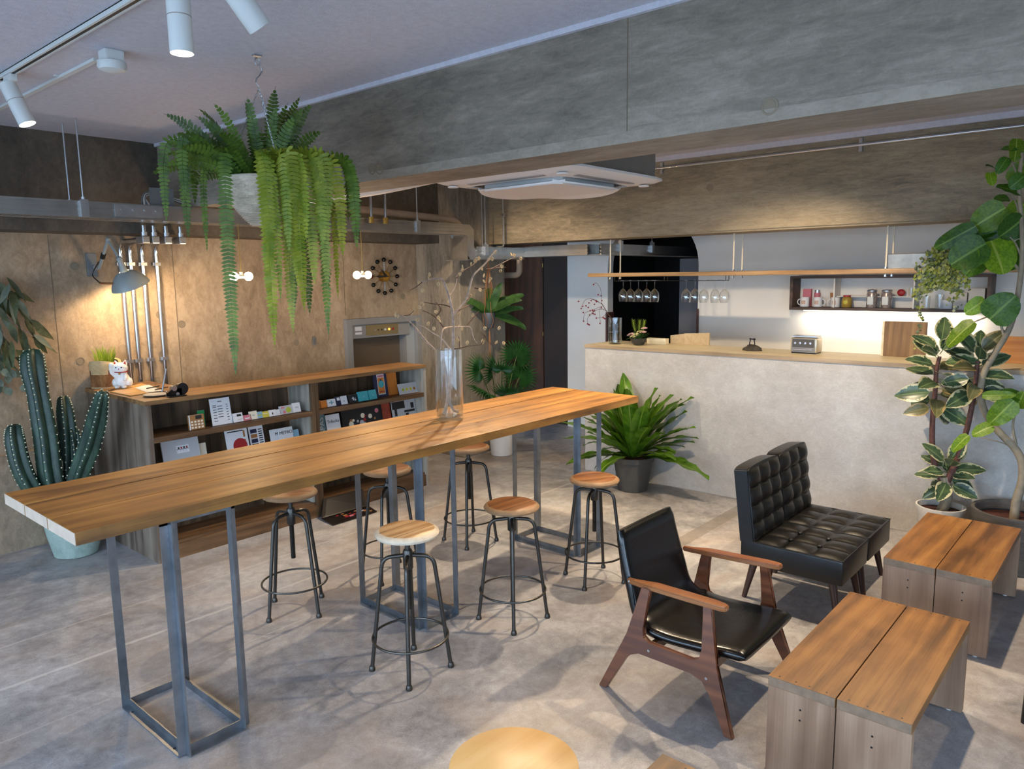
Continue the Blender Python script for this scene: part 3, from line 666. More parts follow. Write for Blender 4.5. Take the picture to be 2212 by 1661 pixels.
# ================================================================== QUILTED CHAIRS (face -y)
def quilt(nx, ny, lx, ly, amp, base=0, res=9):
    """pillowed grid: returns verts grid heights"""
    gx, gy = nx*res, ny*res
    f = lambda u: abs(math.sin(PI*u))**.55
    return [[(i/gx*lx, j/gy*ly, base+amp*f(i/res)*f(j/res)) for i in range(gx+1)] for j in range(gy+1)]
def quilted(label, x0, button):
    t = thing('quilted_chair', label, 'chair', (x0, 1.145, 0)); w = .452; d = .50
    # seat body (tapered skirt) with quilted top
    bm = nb(); lo, hi = .215, .352
    box(bm, (.006, .0, lo), (w-.006, d+.06, hi), .012); ob('seat_base', bm, M['leather2'], t, smooth=True)
    g = quilt(3, 3, w-.02, d-.02, .022, .350) if not button else quilt(3, 3, w-.02, d-.02, .02, .352)
    bm = nb(); vv = [[bm.verts.new((x+.01, y+.01, z)) for x, y, z in r] for r in g]
    for a, b in zip(vv, vv[1:]):
        for k in range(len(a)-1): bm.faces.new((a[k], a[k+1], b[k+1], b[k]))
    se = ob('seat_cushion', bm, M['leather2'], t, smooth=True, ang=80)
    bm = nb(); tube(bm, [(.008, .004, .352), (w-.008, .004, .352)], .004, 6); tube(bm, [(.008, .004, .352), (.008, d, .352)], .004, 6); tube(bm, [(w-.008, .004, .352), (w-.008, d, .352)], .004, 6); ob('piping', bm, M['leather2'], se)
    if button:
        for i in (1, 2):
            for j in (1, 2):
                bm = nb(); ball(bm, (.01+(w-.02)*i/3, .01+(d-.02)*j/3, .360), .014, 12, (1, 1, .5)); ob('button', bm, M['leather2'], se, smooth=True)
    # back: leaning slab with quilted front and arched top
    bk = nb(); hB = .43; ln = math.radians(-7)
    mt = MX.Translation((0, d-.02, .345)) @ MX.Rotation(ln, 4, 'X')
    prof = [(.006, 0), (w-.006, 0), (w-.006, hB-.012)] + [(w/2+(w/2-.008)*math.cos(PI*k/10), hB-.012+.016*math.sin(PI*k/10)) for k in range(1, 10)] + [(.006, hB-.012)]
    poly(bk, [(x, 0, z) for x, z in prof], (0, .085, 0)); bmesh.ops.bevel(bk, geom=[e for e in bk.edges], offset=.006, segments=2, affect='EDGES')
    bmesh.ops.transform(bk, matrix=mt, verts=bk.verts); bo = ob('backrest', bk, M['leather2'], t, smooth=True)
    g = quilt(3, 4, w-.024, hB-.02, .027); bm = nb(); vv = [[bm.verts.new((x+.012, -z, y+.004)) for x, y, z in r] for r in g]
    for a, b in zip(vv, vv[1:]):
        for k in range(len(a)-1): bm.faces.new((a[k], a[k+1], b[k+1], b[k]))
    bmesh.ops.transform(bm, matrix=mt, verts=bm.verts); ob('back_quilting', bm, M['leather2'], bo, smooth=True, ang=80)
    for x, y, sx, sy in ((.07, .07, -1, -1), (w-.07, .07, 1, -1), (.07, .5, -1, 1), (w-.07, .5, 1, 1)):
        bm = nb(); cyl(bm, (x, y, .218), (x+sx*.028, y+sy*.045, 0), .023, .0135, 14); ob('leg', bm, M['darkleg'], t, smooth=True)
quilted('black quilted leather chair with a buttoned seat beside the armchair', 3.912, True)
quilted('black quilted leather chair with a puffy square-tufted seat by the counter', 4.368, False)
# black chair at the frame edge: only a leg shows
t = thing('black_side_chair', 'black metal side chair mostly cut off beside the low benches', 'chair', (3.515, .138, 0))
for x, y in ((.0, .15), (.42, .15), (.0, -.24), (.42, -.24)):
    bm = nb(); cyl(bm, (x, y, 0), (x+.01, y-.01, .42), .014, n=10); ob('leg', bm, M['black'], t, smooth=True)
ob('seat', B((-.02, -.28, .42), (.46, .14, .45), .01), M['black'], t); ob('backrest', B((-.02, -.3, .55), (.45, -.27, .8), .01), M['black'], t)

# ================================================================== BOOKSHELF
SY = 4.86
def unit(name, label, x0, x1, left):
    t = thing(name, label, 'bookshelf', (x0, SY, 0)); w = x1-x0; zt = 1.06
    d = .32
    if left:   # L-shaped end with wide vertical planks
        ys = [0, .22, .36, .52, .76, .985]
        for i in range(5): ob('end_plank', B((0, ys[i]+.001, 0), (.03-.004*(i % 2), ys[i+1]-.001, zt), .001), M['shelfgrey'], t)
        ob('rear_panel', B((.03, .955, 0), (.45, .985, zt)), M['shelfwood'], t); ob('inner_panel', B((.42, d, 0), (.45, .955, zt)), M['shelfwood'], t)
    else: ob('side_panel', B((0, 0, 0), (.03, d, zt)), M['shelfwood'], t)
    ob('side_panel', B((w-.03, 0, .0), (w, d, zt)), M['shelfwood'] if left else M['shelflight'], t)
    ob('side_lining', B((w-.042, .03, .1), (w-.03, d-.02, zt-.002)), M['shelflight'], t)
    n = 9; x = .03
    for i in range(n):
        xa = .03+(w-.075)*i/n; xb = .03+(w-.075)*(i+1)/n; ob('back_plank', B((xa+.0008, d-.02+.002*(i % 2), .03), (xb-.0008, d, zt)), M['shelfwood'], t)
    ob('ledge', B((.03, .0, .808), (w-.03, d-.02, .845), .001), M['shelfx'], t)
    ob('ledge', B((.03, .0, .43), (w-.03, d-.02, .465), .001), M['shelfx'], t)
    ob('plinth', B((.03, .004, 0), (w-.03, .03, .1)), M['shelfx'], t); ob('floor_board', B((.03, .02, .1), (w-.03, d-.02, .12)), M['shelfx'], t)
    return t
unit('bookshelf', 'dark cedar bookshelf unit with the deep weathered plank end', 2.015, 3.275, True)
unit('bookshelf', 'dark cedar bookshelf unit next to the concrete column', 3.277, 4.425, False)
t = thing('shelf_worktop', 'L-shaped stained wooden top running over both bookshelf units', 'worktop', (2.005, SY-.008, 1.061))
ob('long_board', B((0, 0, 0), (2.42, .345, .029), .002), M['shelftop'], t); ob('desk_board', B((0, .3455, 0), (.46, 1.0, .029), .002), M['shelftop'], t)

# ================================================================== COUNTER
CX = 5.72
t = thing('bar_counter', 'pale troweled concrete bar counter with a light wooden top', 'counter', (CX, 0, 0))
ob('mortar_front', B((0, -2.85, 0), (.5, 4.066, 1.183), .004), M['counterc'], t)
ob('counter_top', B((-.004, -2.85, 1.183), (.52, 4.068, 1.207), .002), M['pale'], t)
ob('top_edge', B((-.008, -2.85, 1.178), (-.004, 4.068, 1.207)), wood('shaded_edge_wood', '8a7458', 'a08a6c', 'b49e80', 1), t)  # board's front edge in shadow, put into a darker wood colour
# back counter
t = thing('back_counter', 'white kitchen back counter below the wall shelf', 'counter', (6.75, 0, 0))
ob('cabinet', B((0, -2.85, 0), (.54, 3.4, .85)), M['white'], t); ob('worktop', B((-.02, -2.85, .85), (.54, 3.4, .88)), M['acw'], t)
# hanging plank
t = thing('hanging_shelf', 'long wooden plank shelf hung on steel rods over the counter', 'shelf', (5.95, 0, 1.83))
ob('plank', B((0, -2.5, 0), (.25, 4.2, .036), .006), M['plank'], t)
for y in (3.96, 2.74, 1.56, .2, -1.2):
    for x in (.03, .2):
        bm = nb(); cyl(bm, (x, y, -.02), (x, y, .345 if x > .02 else .345), .0065, n=8); r_ = ob('rod', bm, M['cream'], t, smooth=True)
        bm = nb(); cyl(bm, (x, y, -.022), (x, y, -.006), .011, n=6); cyl(bm, (x, y, .036), (x, y, .05), .011, n=6); ob('nut', bm, M['galv'], r_)
# wall box shelf
t = thing('wall_shelf', 'dark walnut box shelf with white inside mounted on the white wall', 'shelf', (7.08, 1.055, 1.5))
w, h, d = 1.62, .315, .21
for lo, hi in (((0, 0, 0), (d, w, .025)), ((0, 0, h-.025), (d, w, h)), ((0, 0, .025), (d, .028, h-.025)), ((0, w-.028, .025), (d, w, h-.025))): ob('frame_board', B(lo, hi, .001), M['walnut'], t)
ob('back_panel', B((d-.01, .028, .025), (d+.005, w-.028, h-.025)), M['white'], t)
for y in (1.22, .56): ob('divider', B((.03, y, .025), (d-.01, y+.012, h-.025)), M['white'], t)
ob('mid_shelf', B((.09, .572, .12), (d-.01, 1.22, .128)), M['white'], t)
bm = nb(); box(bm, (.10, .1, -.012), (.125, w-.1, -.0)); ob('led_strip', bm, M['led'], t)
al = arealight('led_light', (.11, w/2, -.016), (0, 0, 0), .03, 1.45, 9, (1, .88, .70)); al.parent = t

# ================================================================== PLANTS
R_ = random.Random(11)
LM = {
 'fern': leafmat('boston_fern_green', '324e14', '5f7c26', None, .45, .35), 'ferny': leafmat('boston_fern_yellow', '6b8420', 'a0a83a', None, .45, .4),
 'nest': leafmat('nest_fern_green', '365e12', '638c22', None, .32, .25, vein='86a544'), 'palm': leafmat('palm_green', '173f1c', '2f6429', None, .4, .2),
 'stag': leafmat('staghorn_green', '2b4d24', '4c7436', None, .5, .25), 'rubber': leafmat('variegated_rubber', '2a4030', '566a46', 'bfba90', .3, .15, vein='75875a'),
 'rubber2': leafmat('old_variegated_rubber', '5a5a38', '76724c', 'a8905e', .35, .15, vein='8c8458'),
 'ficus': leafmat('umbellata_green', '2a5212', '4f7d1c', None, .42, .35, vein='6f9440'), 'ficusl': leafmat('umbellata_light', '547f14', '86a826', None, .4, .4, vein='a0b850'),
 'euc': leafmat('eucalyptus_olive', '343b24', '60643c', None, .6, .2), 'eucg': leafmat('eucalyptus_grey', '5c685a', '88927e', None, .6, .2),
 'heart': leafmat('trailing_leaf', '6a7f34', 'a8ac58', None, .5, .3), 'heart2': leafmat('trailing_leaf_grey', '5f7358', '97a384', None, .5, .3),
 'grass': leafmat('grass_blade', '6f9420', 'a6bd3a', None, .5, .4), 'flower': leafmat('bouquet_leaf', '2f5426', '5c8436', None, .5, .25)}
WOODY = plain('grey_twig', '9a8a7c', .8, 0, .3, 40); REDSTEM = plain('red_brown_stem', '5e3a30', .7, 0, .3, 40, bump=.4); TRUNK = plain('grey_trunk', '8a7d68', .75, 0, .25, 14, bump=.4); TWIGD = plain('dark_twig', '4a2e24', .8, 0, .2, 30)
GREENSTEM = plain('green_stem', '4d5f28', .6)
def leafmesh(name, L, W, prof, m, bend=.5, fold=.12, n=9, wav=0, wf=5, cols=4, tip=0):
    """leaf along +x; bend = total downward turn (radians)"""
    bm = nb(); lay = []; x = z = 0; rows = []; a = -bend*.25
    for i in range(n+1):
        t = i/n; w = W*.5*prof(t); row = []
        for c in range(cols+1):
            s = -1+2*c/cols; yy = s*w
            zz = z+abs(s)*w*fold*2+wav*math.sin(t*wf*2*PI+s*1.5)*abs(s)*(.3+t)
            row.append(bm.verts.new((x, yy, zz))); lay.append(abs(s))
        rows.append(row); st = L/n; x += st*math.cos(a); z += st*math.sin(a); a -= bend/n
    for u, v in zip(rows, rows[1:]):
        for k in range(cols): bm.faces.new((u[k], u[k+1], v[k+1], v[k]))
    me = mesh(name, bm, m, True, 180); at_ = me.attributes.new('lw', 'FLOAT', 'POINT')
    for i, s in enumerate(lay): at_.data[i].value = s
    return me
def orient(o, p, d, up):
    d = V(d).normalized(); z = V(up); z = (z-d*z.dot(d)); z = z.normalized() if z.length > 1e-5 else frame(d)[0]; y = z.cross(d)
    o.matrix_local = MX(((d.x, y.x, z.x, p[0]), (d.y, y.y, z.y, p[1]), (d.z, y.z, z.z, p[2]), (0, 0, 0, 1)))
oval = lambda t: max(.0, math.sin(PI*min(1, t**.8)))**.75
lance = lambda t: max(.0, math.sin(PI*t**.75))**1.1
heart = lambda t: (min(1, .55+t*3.2) if t < .14 else 1)*math.sqrt(max(0, 1-((t-.36)/.66)**2)) if t > .0 else .5
strap = lambda t: min(1, .25+t*2.2)*(1 if t < .75 else max(.05, (1-t)/.25)**.6)
def pot(t, prof, m, soilz, soilr, soilm='soil', n=36):
    bm = nb(); lathe(bm, prof, n, cap0=True, cap1=False); p = ob('pot', bm, m, t, smooth=True)
    bm = nb(); lathe(bm, [(soilr, soilz-.01), (soilr, soilz), (soilr*.5, soilz+.008), (.001, soilz+.01)], n, cap1=False); ob('soil', bm, M[soilm], t, smooth=True); return p

# ---- cactus
cc = V((1.745, 5.53, 0)); t = thing('potted_cactus', 'tall ribbed columnar cactus in a round green pot', 'cactus', cc)
pot(t, [(.125, 0), (.135, .004), (.165, .14), (.187, .29), (.187, .30), (.175, .30), (.172, .26)], M['potgreen'], .27, .171)
CAC = concrete('cactus_skin', '16241c', '21362a', '38523f', 6, (1, 1, .4), .5, .1); SPINE = plain('areole', 'd6cfae', .8)
for pts, rs in (([(118, 1110), (112, 1030), (100, 940), (84, 850), (75, 800), (72, 768)], [.062, .078, .075, .066, .078, .072]),
                ([(95, 1100), (68, 1050), (45, 1000), (34, 950), (32, 926)], [.05, .06, .062, .06, .05]),
                ([(140, 1105), (150, 1030), (148, 950), (142, 890), (138, 862)], [.05, .062, .062, .056, .04]),
                ([(140, 1105), (170, 1030), (196, 960), (212, 900), (222, 852)], [.055, .064, .068, .062, .04]),
                ([(125, 1110), (122, 1050), (124, 1015), (128, 998)], [.03, .04, .036, .02]),
                ([(150, 1105), (168, 1040), (166, 980), (158, 930)], [.04, .05, .05, .04])):
    k = R_.uniform(-.05, .05); P3 = [at(px, py, y=(5.48-.1*i if pts[-1][0] > 200 else 5.5+k+.02*i))-cc for i, (px, py) in enumerate(pts)]
    P3[0] = V((P3[0].x*.6, P3[0].y*.6, .25)); cl = crv(P3, 5); m = len(cl)
    rr = [rs[min(len(rs)-1, int(i/5))]*(1-(i % 5)/5)+rs[min(len(rs)-1, int(i/5)+1)]*((i % 5)/5) for i in range(m)]
    tip = (cl[-1]-cl[-2]).normalized(); cl += [cl[-1]+tip*rr[-1]*.45, cl[-1]+tip*rr[-1]*.62]; rr += [rr[-1]*.7, rr[-1]*.12]; m += 2
    bm = nb(); sp = nb(); x = None; nr = 5; rings = []
    for i, p in enumerate(cl):
        d = (cl[min(i+1, m-1)]-cl[max(i-1, 0)]).normalized()
        if x is None: x = V((1, .3, 0))
        x = (x-d*x.dot(d)).normalized(); y = d.cross(x); rg = []
        for q in range(nr*6):
            a = 2*PI*q/(nr*6); f = .62+.42*abs(math.cos(a*nr/2))**1.6
            rg.append(bm.verts.new(p+(x*math.cos(a)+y*math.sin(a))*rr[i]*f))
        rings.append(rg)
        if i < m-1:
            for h in (.0,):
                for q in range(nr):
                    a = 2*PI*q/nr; pp = p*(1-h)+cl[i+1]*h; r = rr[i]*(1-h)+rr[i+1]*h
                    bmesh.ops.create_icosphere(sp, subdivisions=1, radius=.005, matrix=MX.Translation(pp+(x*math.cos(a)+y*math.sin(a))*r*1.045))
    for a, b in zip(rings, rings[1:]):
        for q in range(nr*6): bm.faces.new((a[q], a[(q+1) % (nr*6)], b[(q+1) % (nr*6)], b[q]))
    bm.faces.new(rings[-1]); s = ob('stem', bm, CAC, t, smooth=True, ang=60); a_ = ob('areoles', sp, SPINE, s); a_['kind'] = 'stuff'

# ---- hanging fern
hk = V((1.887, 3.106, 2.83)); RH = V((.657, -.754, 0)); DH = V((.754, .657, 0))
t = thing('hanging_fern', 'large boston fern spilling from a hanging rope basket', 'fern', (hk.x, hk.y, 2.09))
bm = nb(); prof = []
for k in range(30):
    u = k/29; r = .062+.118*math.sin(u*PI*.5)**.85; prof += [(r+.004, .0+u*.205), (r, .0+u*.205+.0045)]
prof += [(.17, .21), (.168, .16)]; lathe(bm, [(.001, .0)]+prof, 36, cap0=False, cap1=False)
ob('basket', bm, concrete('rope_basket', 'a89c8c', 'c4b8a6', 'd8cdbb', 7, (1, 1, 3), .8, .3), t, smooth=True, ang=80)
bm = nb(); lathe(bm, [(.168, .165), (.1, .185), (.001, .19)], 24, cap0=False); ob('soil', bm, M['soil'], t)
CH = M['galv']
bm = nb(); box(bm, (-.018, -.012, .732), (.018, .012, .74)); tube(bm, [(.012*math.cos(a), 0, .71+.016*math.sin(a)) for a in [2*PI*k/14 for k in range(14)]], .0025, 6, True); ob('ceiling_eye', bm, CH, t)
bm = nb(); tube(bm, [(0, .0, .70), (.016, .0, .692), (.02, 0, .675), (.008, 0, .655), (-.008, 0, .64), (-.014, 0, .62), (0, 0, .605)], .003, 6); ob('hook', bm, CH, t)
for k in range(3):
    a = k*2*PI/3+.4; e = V((.172*math.cos(a), .172*math.sin(a), .205)); s = V((0, 0, .6)); n = 30; bm = nb()
    for i in range(n):
        p = s+(e-s)*((i+.5)/n); d = (e-s).normalized(); x, y, _ = frame(d)
        w = x if i % 2 else y
        tube(bm, [p+d*.0095*math.cos(q)+w*.004*math.sin(q) for q in [2*PI*j/6 for j in range(6)]], .0011, 4, True)
    o = ob('chain', bm, CH, t); o['kind'] = 'stuff'
def frond(path, lmax, m, name='frond', droop=.25):
    """pinnate frond along a path"""
    vw = DH*.9+V((0, 0, .6))+RH*R_.uniform(-.7, .7)+DH*R_.uniform(-.6, .3)
    bm = nb(); n = len(path); tube(bm, path, [.0022*(1-.7*i/n) for i in range(n)], 4)
    L = sum((path[i+1]-path[i]).length for i in range(n-1)); step = .0165; cnt = int(L/step); acc = 0; j = 0; seg = (path[1]-path[0]).length
    for i in range(2, cnt):
        s = i*step
        while s-acc > seg and j < n-2: acc += seg; j += 1; seg = (path[j+1]-path[j]).length
        u = (s-acc)/max(seg, 1e-6); p = path[j].lerp(path[j+1], min(u, 1)); d = (path[j+1]-path[j]).normalized()
        tt = i/cnt; l = lmax*min(1, .35+tt*3)*(1-tt**7)*R_.uniform(.85, 1.1)
        side = d.cross(vw); side = side.normalized() if side.length > .12 else RH
        nrm = side.cross(d).normalized()
        for sg in (-1, 1):
            ax = (side*sg+d*.25-V((0, 0, 1))*droop*(1-abs(d.z))+nrm*R_.uniform(-.15, .15)).normalized(); wv = d*.0085
            a = bm.verts.new(p-wv*.7); b = bm.verts.new(p+wv*.8); c = bm.verts.new(p+ax*l*.6+wv*.9-nrm*.001); e = bm.verts.new(p+ax*l); f = bm.verts.new(p+ax*l*.6-wv*.8)
            bm.faces.new((a, b, c, f)); bm.faces.new((f, c, e))
    me = bpy.data.meshes.new(name); bm.to_mesh(me); bm.free(); me.materials.append(m); return me
def fr(u, v, d, m='fern', l=.034, lift=.12, u0=None, hang=False):
    """frond ending at image offset u (m right), v (m above rim), depth d"""
    b = V((0, 0, .2))+RH*((u*.25) if u0 is None else u0)+DH*(d*.3); e = V((0, 0, .21+v))+RH*u+DH*d
    if hang:
        o = b+RH*(u-(b.dot(RH)))*.75+DH*(d-b.dot(DH))*.9+V((0, 0, lift)); q = V((e.x+(o.x-e.x)*.12, e.y+(o.y-e.y)*.12, (o.z+e.z)/2+.1))
        pts = crv([b, o, q, e], 7)
    else:
        o = b.lerp(e, .5)+V((0, 0, lift)); pts = [b*(1-k/12)**2+o*2*(k/12)*(1-k/12)+e*(k/12)**2 for k in range(13)]
    ob('frond', frond(pts, l, LM[m]), None, t)
for a in ((-.44, .29, .02), (-.32, .33, .12), (-.48, .02, -.05), (-.45, .16, .1), (-.1, .36, .1), (.06, .41, .05), (.15, .38, .12), (.22, .33, .05), (-.16, .30, -.12), (-.02, .33, -.1), (.1, .30, -.08), (.19, .25, -.1), (-.24, .24, -.05), (-.33, .17, -.15), (-.38, .09, -.12), (-.4, .12, .2), (-.28, .1, -.22), (.2, .18, .15), (.26, .12, .1), (-.2, .2, .22), (.05, .25, .25), (.14, .2, .28), (-.1, .15, -.25), (-.42, -.02, .12), (-.36, .03, -.2), (-.3, .28, .02), (.0, .22, .0), (.12, .33, .02), (-.08, .26, .06), (.2, .3, -.02), (-.22, .14, .12), (-.15, .1, -.2), (-.36, .22, .06), (.28, .2, .0)):
    fr(*a, 'fern', .036, .1)
for u, v, d in ((-.34, -.27, -.05), (-.40, -.2, -.12), (-.30, -.32, .05), (-.36, -.1, .1), (-.28, -.12, -.2)): fr(u, v, d, 'fern', .03, .16, hang=True)
for u, v, d, m in ((-.105, -.87, -.22, 'fern'), (.065, -.62, -.22, 'ferny'), (.085, -.75, -.26, 'ferny'), (.12, -.55, -.25, 'ferny'), (.15, -.70, -.2, 'ferny'), (.19, -.5, -.22, 'ferny'), (.22, -.6, -.26, 'ferny'), (.25, -.48, -.18, 'ferny'), (.29, -.72, -.14, 'fern'), (.31, -.5, -.2, 'ferny'), (.335, -.54, -.12, 'ferny'), (.36, -.36, -.1, 'ferny'), (.1, -.42, -.28, 'ferny'), (.17, -.35, -.26, 'ferny'), (.24, -.3, -.24, 'ferny'), (.30, -.34, -.2, 'ferny'), (.2, -.62, -.1, 'fern'), (.27, -.42, -.05, 'fern'), (.12, -.6, -.05, 'fern'), (.4, -.28, 0, 'fern'), (.42, -.33, -.08, 'fern'), (.36, -.2, .05, 'fern'), (.21, -.2, -.28, 'ferny'), (.33, -.22, -.2, 'ferny')):
    fr(u, v, d, m, .036, .09, hang=True)

# ---- bird's nest fern
c0 = V((5.44, 3.36, 0)); t = thing('nest_fern', 'bird nest fern with wavy strap leaves in a charcoal pot by the counter', 'fern', c0)
pot(t, [(.12, 0), (.128, .004), (.16, .22), (.162, .255), (.178, .258), (.18, .30), (.17, .302), (.165, .27)], M['potgrey'], .28, .165, 'bark')
lm = [leafmesh('leaf', L, W, strap, LM['nest'], bd, .14, 14, .012, 4, 4) for L, W, bd in ((.6, .105, .9), (.70, .125, .35), (.46, .095, 1.4), (.66, .12, .6))]
for i in range(54):
    a = i*2.399+R_.uniform(-.2, .2); el = math.radians(R_.choice((15, 30, 45, 58, 68, 76, 82))+R_.uniform(-7, 7)); k = R_.choice((0, 1, 3) if el > .6 else (0, 2, 3))
    d = V((math.cos(a)*math.cos(el), math.sin(a)*math.cos(el), math.sin(el)))
    s = R_.uniform(.82, 1.1); lim = .24/(.9*(.6, .74, .46, .7)[k]*s)
    if d.x > lim: d = V((lim*.85, d.y*.8, max(d.z, .55))); d.normalize(); s *= .85
    o = ob('leaf', lm[k], None, t); up = V((0, 0, 1)) if el < 1.3 else V((math.cos(a), math.sin(a), .2))*-1
    for _ in range(14):   # keep every leaf clear of the counter face
        orient(o, V((.03*math.cos(a), .03*math.sin(a), .285)), d, up); o.scale = (s, s, s)
        if max((o.matrix_basis @ v.co).x for v in o.data.vertices) < .262: break
        d.x -= .13; d.normalize()

# ---- fan palm
c0 = V((5.70, 5.12, 0)); t = thing('fan_palm', 'potted fan palm with round pleated leaves before the column', 'palm', c0)
pot(t, [(.105, 0), (.11, .004), (.13, .2), (.137, .27), (.137, .28), (.127, .28), (.123, .25)], M['potwhite'], .25, .12)
def fan(r, n=26, spread=math.radians(300)):
    bm = nb(); c = bm.verts.new((0, 0, 0))
    for i in range(n):
        a = -spread/2+spread*(i+.5)/n; da = spread/n*.5; rr = r*(.78+.22*math.cos(a*.55))
        p0 = bm.verts.new((rr*.55*math.cos(a-da), rr*.55*math.sin(a-da), .006)); p1 = bm.verts.new((rr*.62*math.cos(a), rr*.62*math.sin(a), -.008)); p2 = bm.verts.new((rr*.55*math.cos(a+da), rr*.55*math.sin(a+da), .006)); p3 = bm.verts.new((rr*math.cos(a), rr*math.sin(a), -.05*r/.2))
        bm.faces.new((c, p0, p1)); bm.faces.new((c, p1, p2)); bm.faces.new((p0, p3, p1)); bm.faces.new((p1, p3, p2))
    me = bpy.data.meshes.new('fan'); bm.to_mesh(me); bm.free(); me.materials.append(LM['palm']); return me
fm = [fan(.2), fan(.23), fan(.18)]
for i, (px, py, dd, tilt) in enumerate(((1062, 800, -.25, .2), (1116, 770, -.1, .5), (1040, 845, -.3, .1), (1096, 850, -.35, .3), (1122, 815, -.15, .6), (1070, 885, -.3, .0), (1036, 800, -.1, -.2), (1110, 895, -.2, .3), (1084, 800, -.4, .2), (1055, 850, -.45, .1))):
    p = at(px, py, y=c0.y+dd*.6)-c0; bm = nb(); b = V((R_.uniform(-.03, .03), R_.uniform(-.03, .03), .25)); q = b.lerp(p, .6)+V((0, 0, .1))
    tube(bm, [b*(1-k/8)**2+q*2*(k/8)*(1-k/8)+p*(k/8)**2 for k in range(9)], .005, 5); s = ob('petiole', bm, GREENSTEM, t)
    o = ob('fan_leaf', fm[i % 3], None, t); dirx = (p-b); dirx.z *= .35; dirx = dirx.normalized()+V((0, 0, -.15+tilt*.6)); orient(o, p, dirx, V((-.75+R_.uniform(-.22, .22), -.66+R_.uniform(-.22, .22), .55+R_.uniform(-.3, .3))))

# ---- staghorn fern in hanging pot on the column
c0 = V((5.63, 5.2, 1.33)); t = thing('hanging_staghorn', 'staghorn fern in a grey pot slung in copper cord on the column', 'fern', c0)
bm = nb(); lathe(bm, [(.045, 0), (.048, .003), (.066, .148), (.066, .155), (.06, .155), (.058, .13)], 24, cap1=False); ob('pot', bm, plain('grey_metal_pot', '5c6066', .45, .4, .08, 20), t, smooth=True)
bm = nb(); lathe(bm, [(.058, .135), (.001, .145)], 20, cap0=False); ob('soil', bm, M['soil'], t)
CORD = plain('copper_cord', '8f5f38', .7)
for k in range(6):
    a = k*PI/3; b = a+PI/6
    bm = nb(); tube(bm, [(.0, 0, -.004), (.05*math.cos(a), .05*math.sin(a), .0), (.062*math.cos(b), .062*math.sin(b), .07), (.07*math.cos(a), .07*math.sin(a), .15), (.012*math.cos(a), .012*math.sin(a), .58), (0, 0, .68)], .0028, 5); ob('cord', bm, CORD, t)
bm = nb()
for k in range(7): tube(bm, [(0, 0, 0), (R_.uniform(-.008, .008), R_.uniform(-.008, .008), -.12), (R_.uniform(-.02, .02), R_.uniform(-.02, .02), -.30)], .0028, 4)
o = ob('tassel', bm, CORD, t); o['kind'] = 'stuff'
sm = [leafmesh('leaf', L, W, strap, LM['stag'], bd, .1, 12, .012, 2, 4) for L, W, bd in ((.42, .1, .7), (.36, .085, .3), (.4, .09, 1.3), (.3, .08, .9))]
for k, (u, v, d) in enumerate(((.6, .55, -.2), (.75, .25, -.3), (.15, 1, -.2), (-.6, .5, -.3), (.8, -.05, -.2), (.3, .8, -.5), (-.25, .6, -.5), (.55, .75, -.15), (.35, .5, -.6))):
    o = ob('leaf', sm[k % 4], None, t); orient(o, (0, 0, .14), RH*u+V((0, 0, v))+DH*d, V((-.4, -.6, .6)))

# ---- variegated rubber plant
c0 = V((5.44, 1.0, 0)); t = thing('rubber_plant', 'variegated rubber plant with two tall stems in a white pot', 'plant', c0)
pot(t, [(.1, 0), (.105, .004), (.135, .26), (.147, .30), (.147, .315), (.137, .315), (.132, .28)], M['potwhite'], .275, .131, 'bark')
X0 = 5.44
def pxp(px, py, dx=0): return at(px, py, x=X0+dx)-c0
bm = nb(); tube(bm, crv([V((0, 0, .26)), pxp(2046, 1075), pxp(2040, 1030)], 4), [.036, .034, .033, .032, .031, .03, .03, .03, .03], 10); tr = ob('trunk', bm, TRUNK, t, smooth=True)
for pth in ([(2044, 1050), (2022, 1015), (2014, 960), (2015, 900), (2020, 850), (2023, 800), (2030, 770)], [(2046, 1040), (2062, 1005), (2085, 940), (2100, 875), (2108, 820), (2112, 780)]):
    cl = crv([pxp(*p) for p in pth], 4); bm = nb(); tube(bm, cl, [.021*(1-.45*i/len(cl)) for i in range(len(cl))], 9); ob('stem', bm, REDSTEM, t, smooth=True)
rl = [leafmesh('leaf', .2, .118, oval, LM['rubber'], .35, .14, 9), leafmesh('leaf', .18, .1, oval, LM['rubber2'], .5, .2, 9), leafmesh('leaf', .2, .115, oval, LM['rubber'], .2, .1, 9)]
def cluster(stem, zs, n, spread=1.0, kinds=(0, 0, 2, 1), sc=(.85, 1.1)):
    for i in range(n):
        u = i/(n-1); p = stem[0].lerp(stem[1], u); a = i*2.4+R_.uniform(-.3, .3); el = -.35+1.35*u**1.6+R_.uniform(-.2, .2)
        d = V((math.cos(a)*math.cos(el)*spread, math.sin(a)*math.cos(el)*spread, math.sin(el))); k = R_.choice(kinds)
        if d.x > .35: d.x = .35
        bm = nb(); q = p+d*.035; tube(bm, [p, q], .0025, 5); s = ob('petiole', bm, GREENSTEM, t)
        o = ob('leaf', rl[k], None, t); orient(o, q, d, V((-.55, -.35, .75)) if el > -.1 else V((-.8, -.4, .4))); s = R_.uniform(*sc); o.scale = (s, s, s)
cluster((pxp(2018, 885), pxp(2032, 745)), 0, 22); cluster((pxp(2104, 850), pxp(2114, 765)), 0, 16); cluster((pxp(2045, 1050), pxp(2048, 1000)), 0, 16, 1, (0, 2, 2), (.7, .95))

